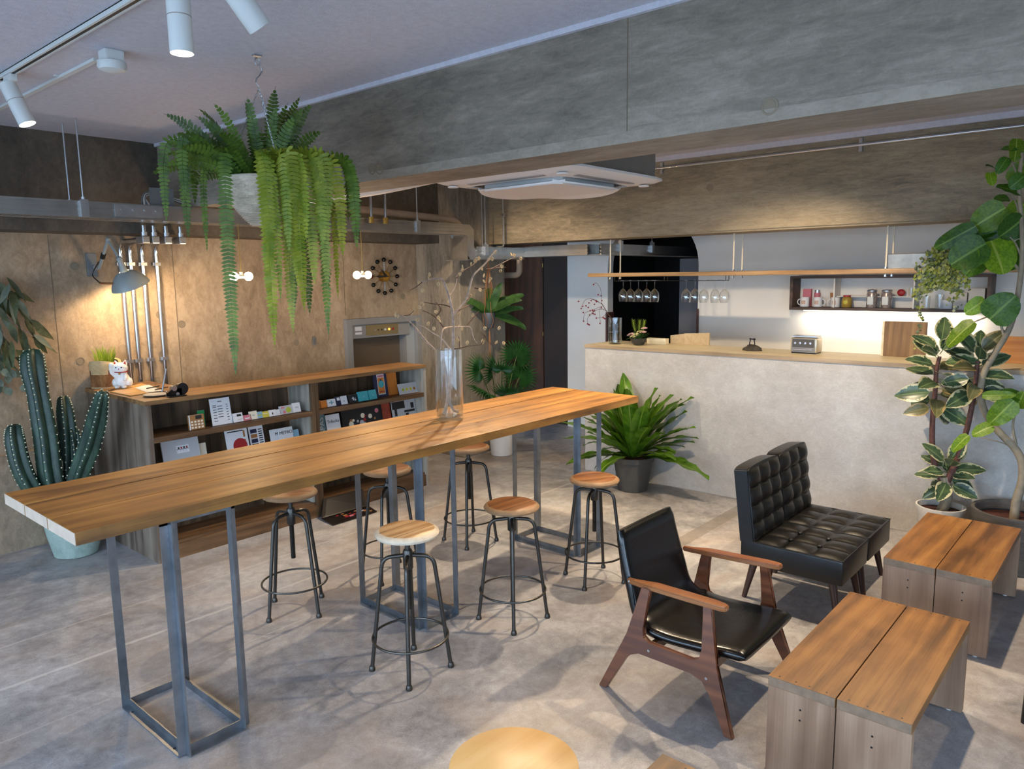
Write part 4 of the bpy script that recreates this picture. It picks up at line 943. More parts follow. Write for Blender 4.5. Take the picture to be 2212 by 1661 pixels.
# ---- umbellata fig
c0 = V((5.40, .59, 0)); t = thing('umbellata_fig', 'tall fig tree with a winding trunk and big round leaves in a dark pot', 'tree', c0)
pot(t, [(.16, 0), (.167, .004), (.215, .26), (.232, .36), (.232, .375), (.212, .375), (.208, .32)], M['potdark'], .31, .207, 'bark')
X0 = 5.40
cl = crv([V((0, 0, .28)), pxp(2195, 1085), pxp(2208, 1040), pxp(2208, 1000), pxp(2192, 968), pxp(2160, 935), pxp(2130, 895), pxp(2118, 850), pxp(2126, 805), pxp(2150, 762), pxp(2178, 715), pxp(2194, 665), pxp(2204, 600), pxp(2209, 540), pxp(2206, 470), pxp(2201, 400), pxp(2208, 330)], 4)
bm = nb(); tube(bm, cl, [.027*(1-.62*i/len(cl)) for i in range(len(cl))], 12); ob('trunk', bm, TRUNK, t, smooth=True)
def br(pts, r=.006):
    cl = crv([pxp(*p) for p in pts], 4); bm = nb(); tube(bm, cl, [r*(1-.5*i/len(cl)) for i in range(len(cl))], 6); ob('branch', bm, TRUNK, t, smooth=True)
br([(2170, 733), (2158, 690), (2142, 682), (2105, 695)], .008); br([(2208, 590), (2180, 560), (2140, 535), (2110, 510)], .009); br([(2208, 560), (2190, 520), (2160, 500)], .006); br([(2206, 480), (2195, 440), (2180, 410)], .006); br([(2206, 400), (2180, 345), (2150, 365), (2118, 390)], .006); br([(2192, 968), (2160, 955), (2118, 945)], .005); br([(2195, 960), (2188, 920), (2196, 880)], .009); br([(2190, 905), (2200, 870), (2208, 840)], .006)
lv = {}
def fleaf(bx, by, tx, ty, wpx, m='ficus', dx=0, roll=0):
    """leaf with its stalk end and tip seen at two photo points"""
    b, e = pxp(bx, by, dx), pxp(tx, ty, dx-.05); L = (e-b).length; sc = (b+c0-V((0, 0, CAMZ))).length/FPX
    me = leafmesh('leaf', 1, min(1.05, wpx*sc/L), heart, LM[m], .35, .08, 10, .02, 2.5, 6)
    o = ob('leaf', me, None, t); up = -FW*.9+V((0, 0, .5)); d = (e-b).normalized(); y = up.cross(d).normalized(); orient(o, b, d, up*math.cos(roll)+y*math.sin(roll)); o.scale = (L, L, L)
for a in ((2172, 448, 2098, 492, 52, 'ficusl'), (2108, 488, 2018, 538, 34, 'ficus', -.05), (2092, 505, 2040, 520, 14, 'ficus'), (2130, 525, 2050, 570, 62, 'ficus', -.1), (2150, 500, 2082, 515, 36, 'ficus', .05), (2135, 540, 2080, 590, 50, 'ficus', .08), (2140, 520, 2178, 585, 66, 'ficusl', -.03), (2185, 470, 2120, 520, 60, 'ficus', .05), (2212, 470, 2165, 515, 60, 'ficus', 0), (2205, 420, 2160, 392, 30, 'ficus'), (2212, 440, 2180, 480, 50, 'ficusl', .1), (2176, 340, 2155, 372, 20, 'ficus'), (2150, 365, 2134, 352, 16, 'ficus'), (2138, 372, 2146, 396, 18, 'ficusl'), (2165, 320, 2195, 318, 14, 'ficus'), (2196, 300, 2198, 345, 26, 'ficusl'), (2212, 380, 2185, 405, 34, 'ficus'),
          (2138, 690, 2190, 640, 76, 'ficus', -.05), (2128, 648, 2085, 676, 30, 'ficusl'), (2105, 695, 2038, 742, 34, 'ficusl', -.08), (2122, 855, 2190, 850, 18, 'ficusl', -.1), (2190, 865, 2138, 918, 40, 'ficusl', -.1), (2145, 920, 2098, 936, 26, 'ficusl', -.08), (2092, 940, 2052, 972, 22, 'ficusl', -.1), (2196, 880, 2212, 850, 30, 'ficusl'), (2205, 860, 2170, 840, 24, 'ficus'), (2210, 520, 2212, 575, 60, 'ficus', .1), (2190, 395, 2212, 350, 34, 'ficusl', .05), (2205, 540, 2165, 580, 40, 'ficus', .1), (2180, 430, 2150, 425, 24, 'ficus', .06)):
    fleaf(*a, roll=R_.uniform(-.5, .5))

# ---- eucalyptus swag
c0 = at(-30, 640, y=5.9); t = thing('eucalyptus_swag', 'dried eucalyptus bouquet hung on the concrete wall above the cactus', 'bouquet', c0)
em = [leafmesh('leaf', .2, .034, lance, LM['euc'], .3, .15, 7, cols=2), leafmesh('leaf', .17, .04, lance, LM['eucg'], .3, .12, 7, cols=2), leafmesh('leaf', .15, .045, lance, LM['euc'], .5, .1, 7, cols=2), leafmesh('leaf', .06, .05, oval, LM['eucg'], .3, .1, 6, cols=2)]
for k in range(7):
    a = -.9+k*.3; e = V((math.sin(a)*.35, -.06, -.5*math.cos(a))); bm = nb(); tube(bm, crv([V((0, -.03, .05)), V((math.sin(a)*.12, -.07, -.15)), e], 5), .004, 5); ob('twig', bm, WOODY, t)
for i in range(170):
    u = R_.uniform(-.3, .3); v = R_.uniform(-.62, .14); w = .32*max(.15, 1-((v+.25)/.48)**2)
    if abs(u) > w: u = w*R_.uniform(-1, 1)
    d = V((u*1.6+R_.uniform(-.5, .5), -.12+R_.uniform(-.35, .1), -.75+R_.uniform(-.5, .5))); k = R_.choice((0, 0, 1, 2, 2)) if v > -.42 else 3
    o = ob('leaf', em[k], None, t); orient(o, V((u*.8, -.05-R_.uniform(0, .1), v)), d, V((R_.uniform(-.6, .6), -1, .4)))

# ---- log planter with grass
p = at(235, 836, z=1.091); c0 = V((p.x, p.y+.03, 1.091)); t = thing('log_planter', 'green grass growing from a sawn log planter on the desk end', 'planter', c0)
bm = nb(); n = 28; rings = []
for r, z in ((.105, 0), (.108, .01), (.106, .1), (.108, .125), (.112, .13), (.112, .17), (.108, .19), (.09, .185)): rings.append([bm.verts.new((r*math.cos(2*PI*k/n)*(1+.05*math.sin(k*.9)), r*math.sin(2*PI*k/n)*(1+.05*math.cos(k*.7)), z+(.012*math.sin(k*.45) if z > .12 else 0))) for k in range(n)])
for a, b in zip(rings, rings[1:]):
    for k in range(n): bm.faces.new((a[k], a[(k+1) % n], b[(k+1) % n], b[k]))
bm.faces.new(rings[0])
for f in bm.faces: f.material_index = 1 if f.calc_center_median().z > .115 or f.calc_center_median().z < .008 else 0
ob('log', bm, [concrete('bark', '6a4022', '8d5c30', 'a8804e', 9, (1, 1, .5), .85, .8), plain('fibre_liner', 'c8ab7c', .85, 0, .15, 30)], t, smooth=True)
bm = nb(); lathe(bm, [(.1, .165), (.001, .175)], 20, cap0=False); ob('soil', bm, M['soil'], t)
bm = nb()
for i in range(110):
    a = R_.uniform(0, 2*PI); r = R_.uniform(0, .055); b = V((r*math.cos(a), r*math.sin(a), .165)); h = R_.uniform(.07, .15); l = V((math.cos(a)*r*1.0+R_.uniform(-.02, .02), math.sin(a)*r*1.0+R_.uniform(-.02, .02), h)); w = V((-math.sin(a+i), math.cos(a+i), 0))*.003
    q = b+l*.55+V((0, 0, .01)); e = b+l
    v = [bm.verts.new(x) for x in (b-w, b+w, q+w*.8, q-w*.8, e)]; bm.faces.new((v[0], v[1], v[2], v[3])); bm.faces.new((v[3], v[2], v[4]))
o = ob('grass', bm, LM['grass'], t); o['kind'] = 'stuff'

# ---- trailing plant in a tin on the hanging shelf
t = thing('trailing_plant_tin', 'string-of-hearts vine spilling from a grey tin on the hanging shelf', 'plant', (6.05, 1.25, 1.867))
bm = nb(); poly(bm, [(-.05, .3, 0), (.05, .3, 0), (.06, .32, .105), (-.06, .32, .105)], (0, -.52, 0)); tn = ob('tin', bm, plain('zinc_tin', '8d9090', .45, .7, .2, 14), t)
bm = nb(); tube(bm, [(-.062, .32, .105), (-.062, -.2, .105)], .004, 6); ob('rim', bm, M['galv'], tn)
bm = nb(); bmg = nb()
def hl(bm, p, s):
    a = R_.uniform(0, 2*PI); d = V((-.5+R_.uniform(-.4, .4), R_.uniform(-.6, .6), R_.uniform(-.6, .5))).normalized(); x, y, _ = frame(d)
    v = [bm.verts.new(V(p)+q*s) for q in (y*-.5, x*.5, y*.6, x*-.5)]; bm.faces.new(v)
for i in range(1500):
    y = max(-.24, min(.1, R_.gauss(-.07, .075))); z = R_.uniform(-.14, .17)-abs(y+.07)*.4; x = R_.uniform(-.15, -.112) if z < .0 else R_.uniform(-.13, -.02) if z < .09 else R_.uniform(-.1, .07); hl(bm if R_.random() < .6 else bmg, (x, y, z), R_.uniform(.018, .032))
for y0, zl in ((.065, -.62), (-.17, -.33), (-.2, -.28), (.04, -.3), (-.13, -.26), (.0, -.2), (.055, -.45)):
    for k in range(int(-zl*70)):
        z = zl*R_.random(); hl(bmg if R_.random() < .7 else bm, (-.125+R_.uniform(-.01, .01), y0+.012*math.sin(z*20)+R_.uniform(-.014, .014), z), R_.uniform(.016, .026))
o = ob('green_leaves', bm, LM['heart'], t); o['kind'] = 'stuff'; o = ob('trailing_leaves', bmg, LM['heart2'], t); o['kind'] = 'stuff'

# ---- tall vase with catkin branches on the table
vb = V((3.03, 3.13, TZ)); t = thing('branch_vase', 'tall clear glass cylinder vase standing on the long table', 'vase', vb)
VH = .415; vr = .081
bm = nb(); lathe(bm, [(.001, 0), (vr-.003, 0), (vr, .004), (vr, VH), (vr-.004, VH), (vr-.004, .022), (.001, .020)], 40, cap0=False, cap1=False); ob('glass_wall', bm, M['glass'], t, smooth=True)
bm = nb(); lathe(bm, [(.001, .0225), (vr-.0045, .0225), (vr-.0045, .125), (.001, .125)], 40, cap0=False, cap1=False); ob('water', bm, M['water'], t, smooth=True)
tb = thing('branch_arrangement', 'bare twigs with split beige seed pods arranged in the tall glass vase', 'branches', vb+V((0, 0, .024)))
b0 = vb+V((0, 0, .024))
def zp(u, v, dy=0):
    p = at(880+u/4.152, 540+v/4.152, y=3.13+dy)-b0; p.z = max(p.z, .012); return p
BR = [([(325, 1540), (345, 1420), (375, 1250), (395, 1080), (408, 900), (412, 700), (405, 560), (388, 480), (370, 400), (340, 320), (310, 262), (250, 258), (200, 268), (130, 290)], .009, 0),
      ([(460, 1500), (420, 1440), (385, 1370), (385, 1250)], .008, .02), ([(412, 580), (440, 545), (500, 480), (535, 420), (560, 330), (590, 230), (650, 170), (700, 120), (745, 60), (800, 0)], .006, -.03),
      ([(372, 410), (410, 360), (440, 290), (445, 230), (490, 180)], .004, .03), ([(440, 250), (500, 190), (580, 140), (650, 80)], .003, .05),
      ([(408, 690), (340, 700), (310, 740), (297, 890)], .005, -.05), ([(410, 690), (480, 690), (560, 690), (580, 740), (600, 800), (625, 835)], .004, -.02), ([(520, 690), (580, 620), (640, 550)], .003, 0),
      ([(240, 890), (170, 820), (90, 720), (40, 660), (-40, 590), (-100, 570)], .005, -.06), ([(380, 885), (330, 820), (290, 780), (220, 740), (150, 690), (100, 670)], .004, .04), ([(320, 690), (270, 620), (200, 570), (140, 545)], .003, .02),
      ([(405, 520), (340, 495), (250, 485), (150, 470)], .003, .03), ([(260, 590), (300, 535), (260, 470)], .003, 0), ([(430, 560), (500, 520), (560, 490)], .003, .04), ([(600, 340), (660, 350), (700, 340)], .003, -.05), ([(710, 170), (800, 160), (880, 155)], .003, .03), ([(740, 180), (830, 130), (930, 80), (1000, 65)], .003, -.03),
      ([(410, 890), (470, 880), (560, 860), (660, 850)], .003, -.06), ([(690, 760), (730, 830), (790, 845)], .002, .05), ([(660, 850), (690, 780), (660, 740)], .002, -.02), ([(490, 490), (560, 420), (600, 350)], .003, .05), ([(-40, 590), (20, 580), (60, 540)], .002, -.06), ([(130, 290), (80, 330), (25, 360)], .002, 0), ([(470, 890), (465, 820), (460, 770)], .002, .02)]
for pts, r, dy in BR:
    cl = crv([zp(u, v, dy*(i/len(pts))*2 if i else 0) for i, (u, v) in enumerate(pts)], 3); bm = nb(); tube(bm, cl, [r*1.25*(1-.55*i/len(cl)) for i in range(len(cl))], 6); ob('twig', bm, WOODY if r > .003 else TWIGD, tb, smooth=True)
pm = nb()
for k in range(12):
    u = PI*k/11-.3
for s in (-1, 1): tube(pm, [(s*.006*math.sin(PI*k/8), .0, .026*k/8) for k in range(9)], [.001+.0035*math.sin(PI*k/8) for k in range(9)], 6)
pod = mesh('seed_pod', pm, plain('beige_pod', 'b39a72', .7, 0, .25, 60), True)
for u, v in ((200, 240), (190, 225), (100, 275), (280, 325), (490, 160), (500, 170), (465, 235), (610, 95), (615, 115), (575, 140), (640, 55), (740, 70), (765, 98), (675, 185), (690, 210), (700, 295), (730, 270), (730, 300), (660, 375), (555, 395), (850, 165), (840, 200), (940, 55), (960, 65), (1010, 62), (780, 0), (150, 485), (135, 500), (125, 525), (60, 515), (45, 545), (265, 570), (275, 590), (300, 650), (245, 725), (180, 680), (455, 710), (490, 725), (465, 560), (700, 720), (815, 718), (535, 850), (670, 830), (680, 845), (790, 845), (870, 850), (460, 825), (360, 450), (-100, 565), (-70, 575), (75, 640), (575, 600), (130, 380)):
    o = ob('seed_pod', pod, None, tb); orient(o, zp(u, v, R_.uniform(-.05, .05)), V((R_.uniform(-1, 1), R_.uniform(-1, 1), R_.uniform(-.4, .4))), V((R_.uniform(-.7, .7), R_.uniform(-.7, .7), R_.choice((1, 1, -1)))))

# ---- berries and flower bowl on the counter
vb = V((5.92, 3.865, 1.2075)); t = thing('counter_vase', 'small clear glass cylinder vase on the counter end', 'vase', vb)
bm = nb(); lathe(bm, [(.001, 0), (.062, 0), (.064, .003), (.064, .245), (.061, .245), (.061, .016), (.001, .014)], 32, cap0=False, cap1=False); ob('glass_wall', bm, M['glass'], t, smooth=True)
bm = nb(); lathe(bm, [(.001, .0165), (.0605, .0165), (.0605, .11), (.001, .11)], 32, cap0=False, cap1=False); ob('water', bm, M['water'], t, smooth=True)
tb = thing('berry_branches', 'thin twigs with red berries leaning left out of the counter vase', 'branches', vb+V((0, 0, .017))); b0 = vb+V((0, 0, .017))
def cp(u, v, dx=0): return at(1220+u/4.372, 480+v/4.372, x=5.92+dx)-b0
BERRY = plain('red_berry', '7d2028', .35)
bm = nb(); tube(bm, crv([cp(510, 1130), cp(460, 950), cp(400, 850), cp(345, 760)], 4), [.006*(1-.04*i) for i in range(13)], 6); ob('twig', bm, TWIGD, tb)
for pts in ([(345, 760), (340, 640), (300, 575), (275, 585)], [(360, 780), (280, 730), (200, 730), (155, 800)], [(360, 790), (260, 830), (190, 860), (175, 930)], [(350, 770), (290, 740), (240, 720)], [(380, 820), (300, 830), (220, 900), (215, 960)], [(390, 840), (330, 820), (335, 950)], [(400, 860), (350, 900), (300, 905)]):
    bm = nb(); tube(bm, crv([cp(*p) for p in pts], 4), .0018, 4); ob('twig', bm, TWIGD, tb)
bm = nb()
for u, v in ((130, 748), (272, 588), (315, 685), (343, 695), (250, 740), (295, 740), (200, 790), (228, 762), (170, 795), (155, 815), (175, 853), (222, 805), (240, 835), (260, 830), (262, 860), (270, 865), (280, 835), (285, 870), (235, 877), (178, 935), (298, 905), (215, 960), (225, 965), (232, 970), (332, 957), (360, 900), (370, 905), (380, 912), (345, 805), (268, 840), (280, 775), (300, 750), (350, 740)): bmesh.ops.create_icosphere(bm, subdivisions=1, radius=.0085, matrix=MX.Translation(cp(u, v, R_.uniform(-.04, .04))))
o = ob('berries', bm, BERRY, tb, smooth=True); o['kind'] = 'stuff'
vb = V((5.92, 3.61, 1.2075)); t = thing('flower_bowl', 'small flower arrangement in a black bowl on the counter', 'flowers', vb)
bm = nb(); lathe(bm, [(.03, 0), (.05, .008), (.072, .04), (.076, .065), (.07, .065), (.066, .05)], 28, cap1=False); ob('bowl', bm, plain('dark_glazed_bowl', '3a3a38', .35, .2, .1, 10), t, smooth=True)
fl = [leafmesh('petal', .035, .022, oval, plain('pink_petal', 'c9a0a0', .6), .5, .3, 5, cols=2), leafmesh('petal', .035, .024, oval, plain('yellow_petal', 'c9c08a', .6), .9, .35, 5, cols=2)]
for c_, k in (((-.05, .045, .095), 0), ((-.055, -.01, .10), 1), ((-.03, -.065, .115), 0), ((-.02, -.07, .15), 0), ((-.04, .065, .085), 0), ((.02, .0, .12), 1), ((-.06, .02, .08), 1)):
    for i in range(9):
        a = i*2*PI/9+(i % 2)*.2; o = ob('petal', fl[k], None, t); orient(o, c_, V((math.cos(a)*.8-.45, math.sin(a), .5)), V((-.5, 0, 1)))
pl = leafmesh('leaf', .1, .03, lance, LM['flower'], .5, .1, 6, cols=2)
for i in range(26):
    a = i*2.4; o = ob('leaf', pl, None, t); el = R_.uniform(0, 1.2); orient(o, (.02*math.cos(a), .02*math.sin(a), .06), (math.cos(a)*math.cos(el), math.sin(a)*math.cos(el), math.sin(el)), (0, 0, 1))
for c_ in ((.0, .055), (.01, -.005), (-.01, -.06)):
    pth = [V((0, c_[1]*.3, .06)), V((.0, c_[1]*.8, .13)), V((c_[0], c_[1]*1.1, .22))]; bm = nb()
    for i in range(60):
        u = .4+.6*i/60; p = pth[0]*(1-u)**2+pth[1]*2*u*(1-u)+pth[2]*u*u; a = i*2.4; e = p+V((math.cos(a)*.028, math.sin(a)*.028, .03)); w = V((-math.sin(a), math.cos(a), 0))*.002
        bm.faces.new([bm.verts.new(q) for q in (p-w, p+w, e)])
    o = ob('pine_sprig', bm, LM['ficusl'], t); o['kind'] = 'stuff'

# ================================================================== WALL FITTINGS
def remesh(bm, vox):
    me = bpy.data.meshes.new('tmp'); bm.to_mesh(me); bm.free(); o = bpy.data.objects.new('tmp', me); C.objects.link(o)
    md = o.modifiers.new('r', 'REMESH'); md.mode = 'VOXEL'; md.voxel_size = vox; s = o.modifiers.new('s', 'SMOOTH'); s.iterations = 6
    r = bpy.data.meshes.new_from_object(o.evaluated_get(bpy.context.evaluated_depsgraph_get())); bpy.data.objects.remove(o)
    for p in r.polygons: p.use_smooth = True
    return r
# conduits down the wall
for i, x in enumerate((2.365, 2.434, 2.522, 2.628)):
    t = thing('wall_conduit', ['silver wall conduit passing behind the lamp shade apex', 'silver wall conduit second from the lamp bracket', 'silver wall conduit third from the lamp bracket', 'silver wall conduit nearest the tape dispenser'][i], 'conduit', (x, 5.93, 0))
    bm = nb(); tube(bm, fil([(0, -.36, 2.145), (0, -.0, 2.145), (0, 0, .02)], .09, 6), .0155, 12); ob('tube', bm, M['chrome'], t, smooth=True)
    bm = nb(); cyl(bm, (0, -.43, 2.17), (0, -.43, 2.242), .0155); ob('riser', bm, M['chrome'], t, smooth=True)
    bm = nb(); box(bm, (-.026, -.46, 2.115), (.026, -.35, 2.168), .006); cyl(bm, (0, -.43, 2.165), (0, -.43, 2.195), .021, n=12); ob('conduit_body', bm, M['galv'], t)
    for z in (1.98, 1.245):
        bm = nb(); box(bm, (-.031, -.004, z-.012), (.031, .02, z+.012)); box(bm, (-.02, -.019, z-.012), (.02, .0, z+.012)); ob('saddle', bm, M['galv'], t)
# wall lamp
pl_ = at(197, 572, y=5.95); t = thing('wall_lamp', 'grey enamel articulated lamp with a cone shade lit over the desk', 'lamp', (pl_.x, 5.95, pl_.z)); O = V((pl_.x, 5.95, pl_.z))
ob('mount_plate', B((-.035, -.018, -.085), (.035, 0, .085), .004), M['greyd'], t)
bm = nb(); cyl(bm, (.015, -.018, -.02), (.015, -.05, -.02), .02, n=12); ob('swivel', bm, M['galv'], t)
ld = lambda px, py, y: at(px, py, y=y)-O
a0, a1, a2, sa, sb = V((.03, -.06, -.03)), ld(233, 518, 5.72), ld(258, 560, 5.62), ld(268, 586, 5.61), ld(283, 618, 5.62)
bm = nb(); cyl(bm, a0, a1, .011, n=10); ob('lower_arm', bm, M['greym'], t, smooth=True)
bm = nb(); cyl(bm, a1, a2, .010, n=10); ob('upper_arm', bm, M['greym'], t, smooth=True)
for p, r in ((a1, .018), (a2, .022)):
    bm = nb(); ball(bm, p, r, 12); ob('joint', bm, M['greym'], t, smooth=True)
k1 = a0.lerp(a1, .45); bm = nb(); cyl(bm, k1-(a1-a0).normalized()*.02, k1+(a1-a0).normalized()*.02, .017, n=10); ob('switch_knob', bm, M['black'], t)
ax = (sb-sa).normalized(); bm = nb(); tube(bm, [a2, a2+(sa-a2)*.4, sa, sa+ax*.02], [.018, .02, .026, .034], 18); ob('socket', bm, M['greym'], t, smooth=True)
bm = nb(); h = (sb-sa).length
tube(bm, [sa, sa+ax*h*.12, sa+ax*h*.45, sa+ax*h*.8, sb], [.036, .066, .104, .126, .133], 36, cap=False)
sh = ob('shade', bm, M['greym'], t, smooth=True, ang=60)
bm = nb(); tube(bm, [sa+ax*h*.16, sa+ax*h*.45+ax*.003, sa+ax*h*.8+ax*.002, sb-ax*.003], [.058, .098, .119, .127], 36, cap=False); ob('shade_lining', bm, M['shade_in'], sh, smooth=True)
bm = nb(); ball(bm, sa+ax*h*.42, .028, 14); ob('bulb', bm, M['bulb'], t, smooth=True)
bm = nb(); hp = sb-ax*.02; cyl(bm, ld(247, 613, 5.62), ld(217, 612, 5.70), .008, n=8); ob('handle', bm, M['arm'], t)
bm = nb(); tube(bm, crv([V((.035, -.05, .02)), ld(205, 580, 5.8), ld(200, 595, 5.8), ld(217, 612, 5.7)], 5), .004, 6); ob('cord', bm, M['black'], t, smooth=True)
l = bpy.data.lights.new('lamp', 'POINT'); l.energy = 26; l.color = (1, .72, .42); l.shadow_soft_size = .03; o = bpy.data.objects.new('lamp_light', l); C.objects.link(o); o.parent = t; o.location = sa+ax*h*.78
# pendants hanging from the tray
for px, py, lab in ((521, 597, 'twin bare-bulb pendant hanging from the tray behind the fern'), (783, 594, 'twin bare-bulb pendant hanging beside the ball clock')):
    p = at(px, py, y=5.0); t = thing('pendant_lamp', lab, 'pendant lamp', p)
    bm = nb(); cyl(bm, (0, 0, .02), (0, 0, 2.245-p.z), .0028, n=6); ob('cord', bm, M['brass'], t)
    bm = nb(); cyl(bm, (-.028, 0, 0), (.028, 0, 0), .015, n=14); cyl(bm, (0, 0, 0), (0, 0, .032), .011, n=12); ob('socket', bm, M['cream'], t, smooth=True)
    for s in (-1, 1):
        bm = nb(); ball(bm, (s*.057, 0, 0), .032, 16); cyl(bm, (s*.02, 0, 0), (s*.04, 0, 0), .014, .02, 12); ob('bulb', bm, M['bulb'], t, smooth=True)
    l = bpy.data.lights.new('pendant', 'POINT'); l.energy = 15; l.color = (1, .70, .40); l.shadow_soft_size = .05; o = bpy.data.objects.new('pendant_light', l); C.objects.link(o); o.parent = t; o.location = (0, 0, -.06)
# ball clock
p = at(836, 597, y=5.88); t = thing('ball_clock', 'sunburst wall clock with black balls on thin brass spokes', 'clock', (p.x, 5.95, p.z))
bm = nb(); cyl(bm, (0, 0, 0), (0, -.05, 0), .055, n=28); ob('hub', bm, M['brass'], t, smooth=True)
bm = nb(); cyl(bm, (0, -.05, 0), (0, -.052, 0), .04, n=28); ob('dial', bm, plain('gold_dial', 'b98a34', .4, .5), t, smooth=True)
for k in range(12):
    a = k*PI/6; d = V((math.sin(a), 0, math.cos(a))); bm = nb(); cyl(bm, d*.05+V((0, -.03, 0)), d*.155+V((0, -.03, 0)), .0028, n=6); s = ob('spoke', bm, M['galv'] if k % 6 == 0 else M['brass'], t)
    bm = nb(); ball(bm, d*.165+V((0, -.03, 0)), .0215, 16); ob('ball', bm, M['blackm'] if k != 9 else plain('maroon_ball', '5a1d14', .3), s, smooth=True)
bm = nb(); poly(bm, [(-.012, -.056, -.012), (.012, -.056, .012), (-.06, -.056, .075)], (0, -.003, 0)); ob('hour_hand', bm, M['ink'], t)
bm = nb(); poly(bm, [(.03, -.061, -.004), (.03, -.061, .004), (-.09, -.061, .012), (-.13, -.061, 0), (-.09, -.061, -.012)], (0, -.003, 0)); ob('minute_hand', bm, M['ink'], t)
# dumbwaiter
t = thing('dumbwaiter', 'grey steel dumbwaiter hatch with a button panel set in the wall', 'dumbwaiter', (4.37, 5.95, .8))
GS = plain('grey_painted_steel', '8f8f8e', .5, .2, .05, 6)
for lo, hi in (((0, -.05, 0), (.07, 0, .66)), ((.9, -.05, 0), (.97, 0, .66)), ((.07, -.05, .6), (.9, 0, .66))): ob('frame_member', B(lo, hi, .003), GS, t)
ob('side_wall', B((.78, .0, 0), (.79, .19, .6)), GS, t); ob('side_wall', B((.79, .0, 0), (.9, .02, .6)), plain('pale_steel', 'a9b0b4', .45, .3), t)
ob('sliding_door', B((.06, .10, -.02), (.79, .12, .48)), plain('brown_steel_door', '6a5d4e', .5, .3, .05, 3), t)
ob('back_plate', B((.04, .18, -.04), (.93, .2, .64)), M['black'], t)
hd = ob('header', B((.06, -.02, .465), (.82, .02, .61), .003), GS, t)
cp_ = ob('control_plate', B((.25, -.026, .485), (.66, -.02, .59)), plain('bronze_plate', '9a8a66', .4, .6, .06, 20), hd)
for k, (x, m) in enumerate(((.36, 'galv'), (.40, 'ink'), (.445, 'ink'), (.49, 'fixw'), (.54, 'lampglow'), (.59, 'red'))):
    bm = nb(); cyl(bm, (x, -.026, .535), (x, -.034, .535), .006 if k < 3 else .011, n=12); o = ob('button', bm, M[m] if m != 'lampglow' else plain('amber_button', 'ffb04a', .4, em=2), t)
for z, h_ in ((.56, .04), (.515, .022)): ob('sticker', B((.12, -.0225, z-h_/2), (.20, -.02, z+h_/2)), M['paper'], hd)
bm = nb(); cyl(bm, (.86, -.0, .56), (.86, -.04, .56), .02, n=14); ob('key_switch', bm, M['galv'], t)
p = at(678, 737, y=5.95); t = thing('wall_outlet', 'small oval outlet plate on the wall left of the dumbwaiter', 'outlet', (p.x, 5.95, p.z))
bm = nb(); pts = [(.026*math.copysign(abs(math.cos(a))**.7, math.cos(a)), -.008, .05*math.copysign(abs(math.sin(a))**.7, math.sin(a))) for a in [2*PI*k/20 for k in range(20)]]; poly(bm, pts, (0, .008, 0)); ob('plate', bm, M['colc'], t); ob('cover', B((-.014, -.012, -.03), (.014, -.008, .03), .002), M['greyd'], t)

# ================================================================== SHELF CONTENTS
UPZ, LOZ = .846, .466
def card(name, label, cat, px0, px1, pyt, zb, m, th=.006, yd=.06, lean=14, edge=None, pyb=None, h=None):
    Y_ = SY+yd; x0 = at(px0, pyt+25, y=Y_).x; x1 = at(px1, pyt+25, y=Y_).x
    if h is None: h = (at((px0+px1)/2, pyt, y=Y_).z-zb)*1.03
    if zb < .6: h = min(h, .325)
    t = thing(name, label, cat, ((x0+x1)/2, Y_, zb+.001)); t.rotation_euler = (math.radians(-lean), 0, 0); w = x1-x0
    ob('cover', B((-w/2, -th, .0), (w/2, 0, h)), M[m] if isinstance(m, str) else m, t)
    if th > .005: ob('pages', B((-w/2+.001, -th*.8, .001), (w/2+.0006, -th*.2, h+.0006)), M['paper'], t)
    t['w'] = w; t['h'] = h; t['th'] = th; return t
def mark(t, u0, v0, u1, v1, m, dz=.0006, name='print'):
    w, h, th = t['w'], t['h'], t['th']; return ob(name, B((-w/2+u0*w, -th-dz, v0*h), (-w/2+u1*w, -th, v1*h)), M[m] if isinstance(m, str) else m, t)
def disc(t, u, v, r, m, dz=.0008, name='print'):
    w, h, th = t['w'], t['h'], t['th']; bm = nb(); cyl(bm, (-w/2+u*w, -th, v*h), (-w/2+u*w, -th-dz, v*h), r, n=20); return ob(name, bm, M[m] if isinstance(m, str) else m, t)
def lines(t, rows, m='ink'):
    for v, u0, u1 in rows: mark(t, u0, v-.012, u1, v+.012, m)
c_ = card('desk_calendar', 'small brown patterned calendar pad with a white spine', 'calendar', 407, 440, 897, UPZ, 'brownc', .02, .05, 6)
for i in range(4):
    for j in range(3): mark(c_, .12+i*.22, .08+j*.2, .26+i*.22, .2+j*.2, 'cream')
mark(c_, .45, .7, .85, .95, 'ink'); mark(c_, 0, 0, .07, 1, 'paper')
c_ = card('green_bottle_cap', 'green plastic card standing behind the calendar pad', 'card', 428, 443, 888, UPZ, 'greenp', .006, .1, 4)
c_ = card('menu_sheet', 'tall white price list sheet leaning on the upper ledge', 'paper', 457, 501, 862, UPZ, 'paper', .002, .06, 10); c_['th'] = .002
lines(c_, [(.88, .4, .6)]+[(v, .12, .3) for v in (.74, .68, .58, .48, .38, .27, .16)]+[(v, .35, .6) for v in (.7, .6, .5, .4, .3)]+[(v, .78, .88) for v in (.74, .66, .56, .46, .36, .26, .16)])
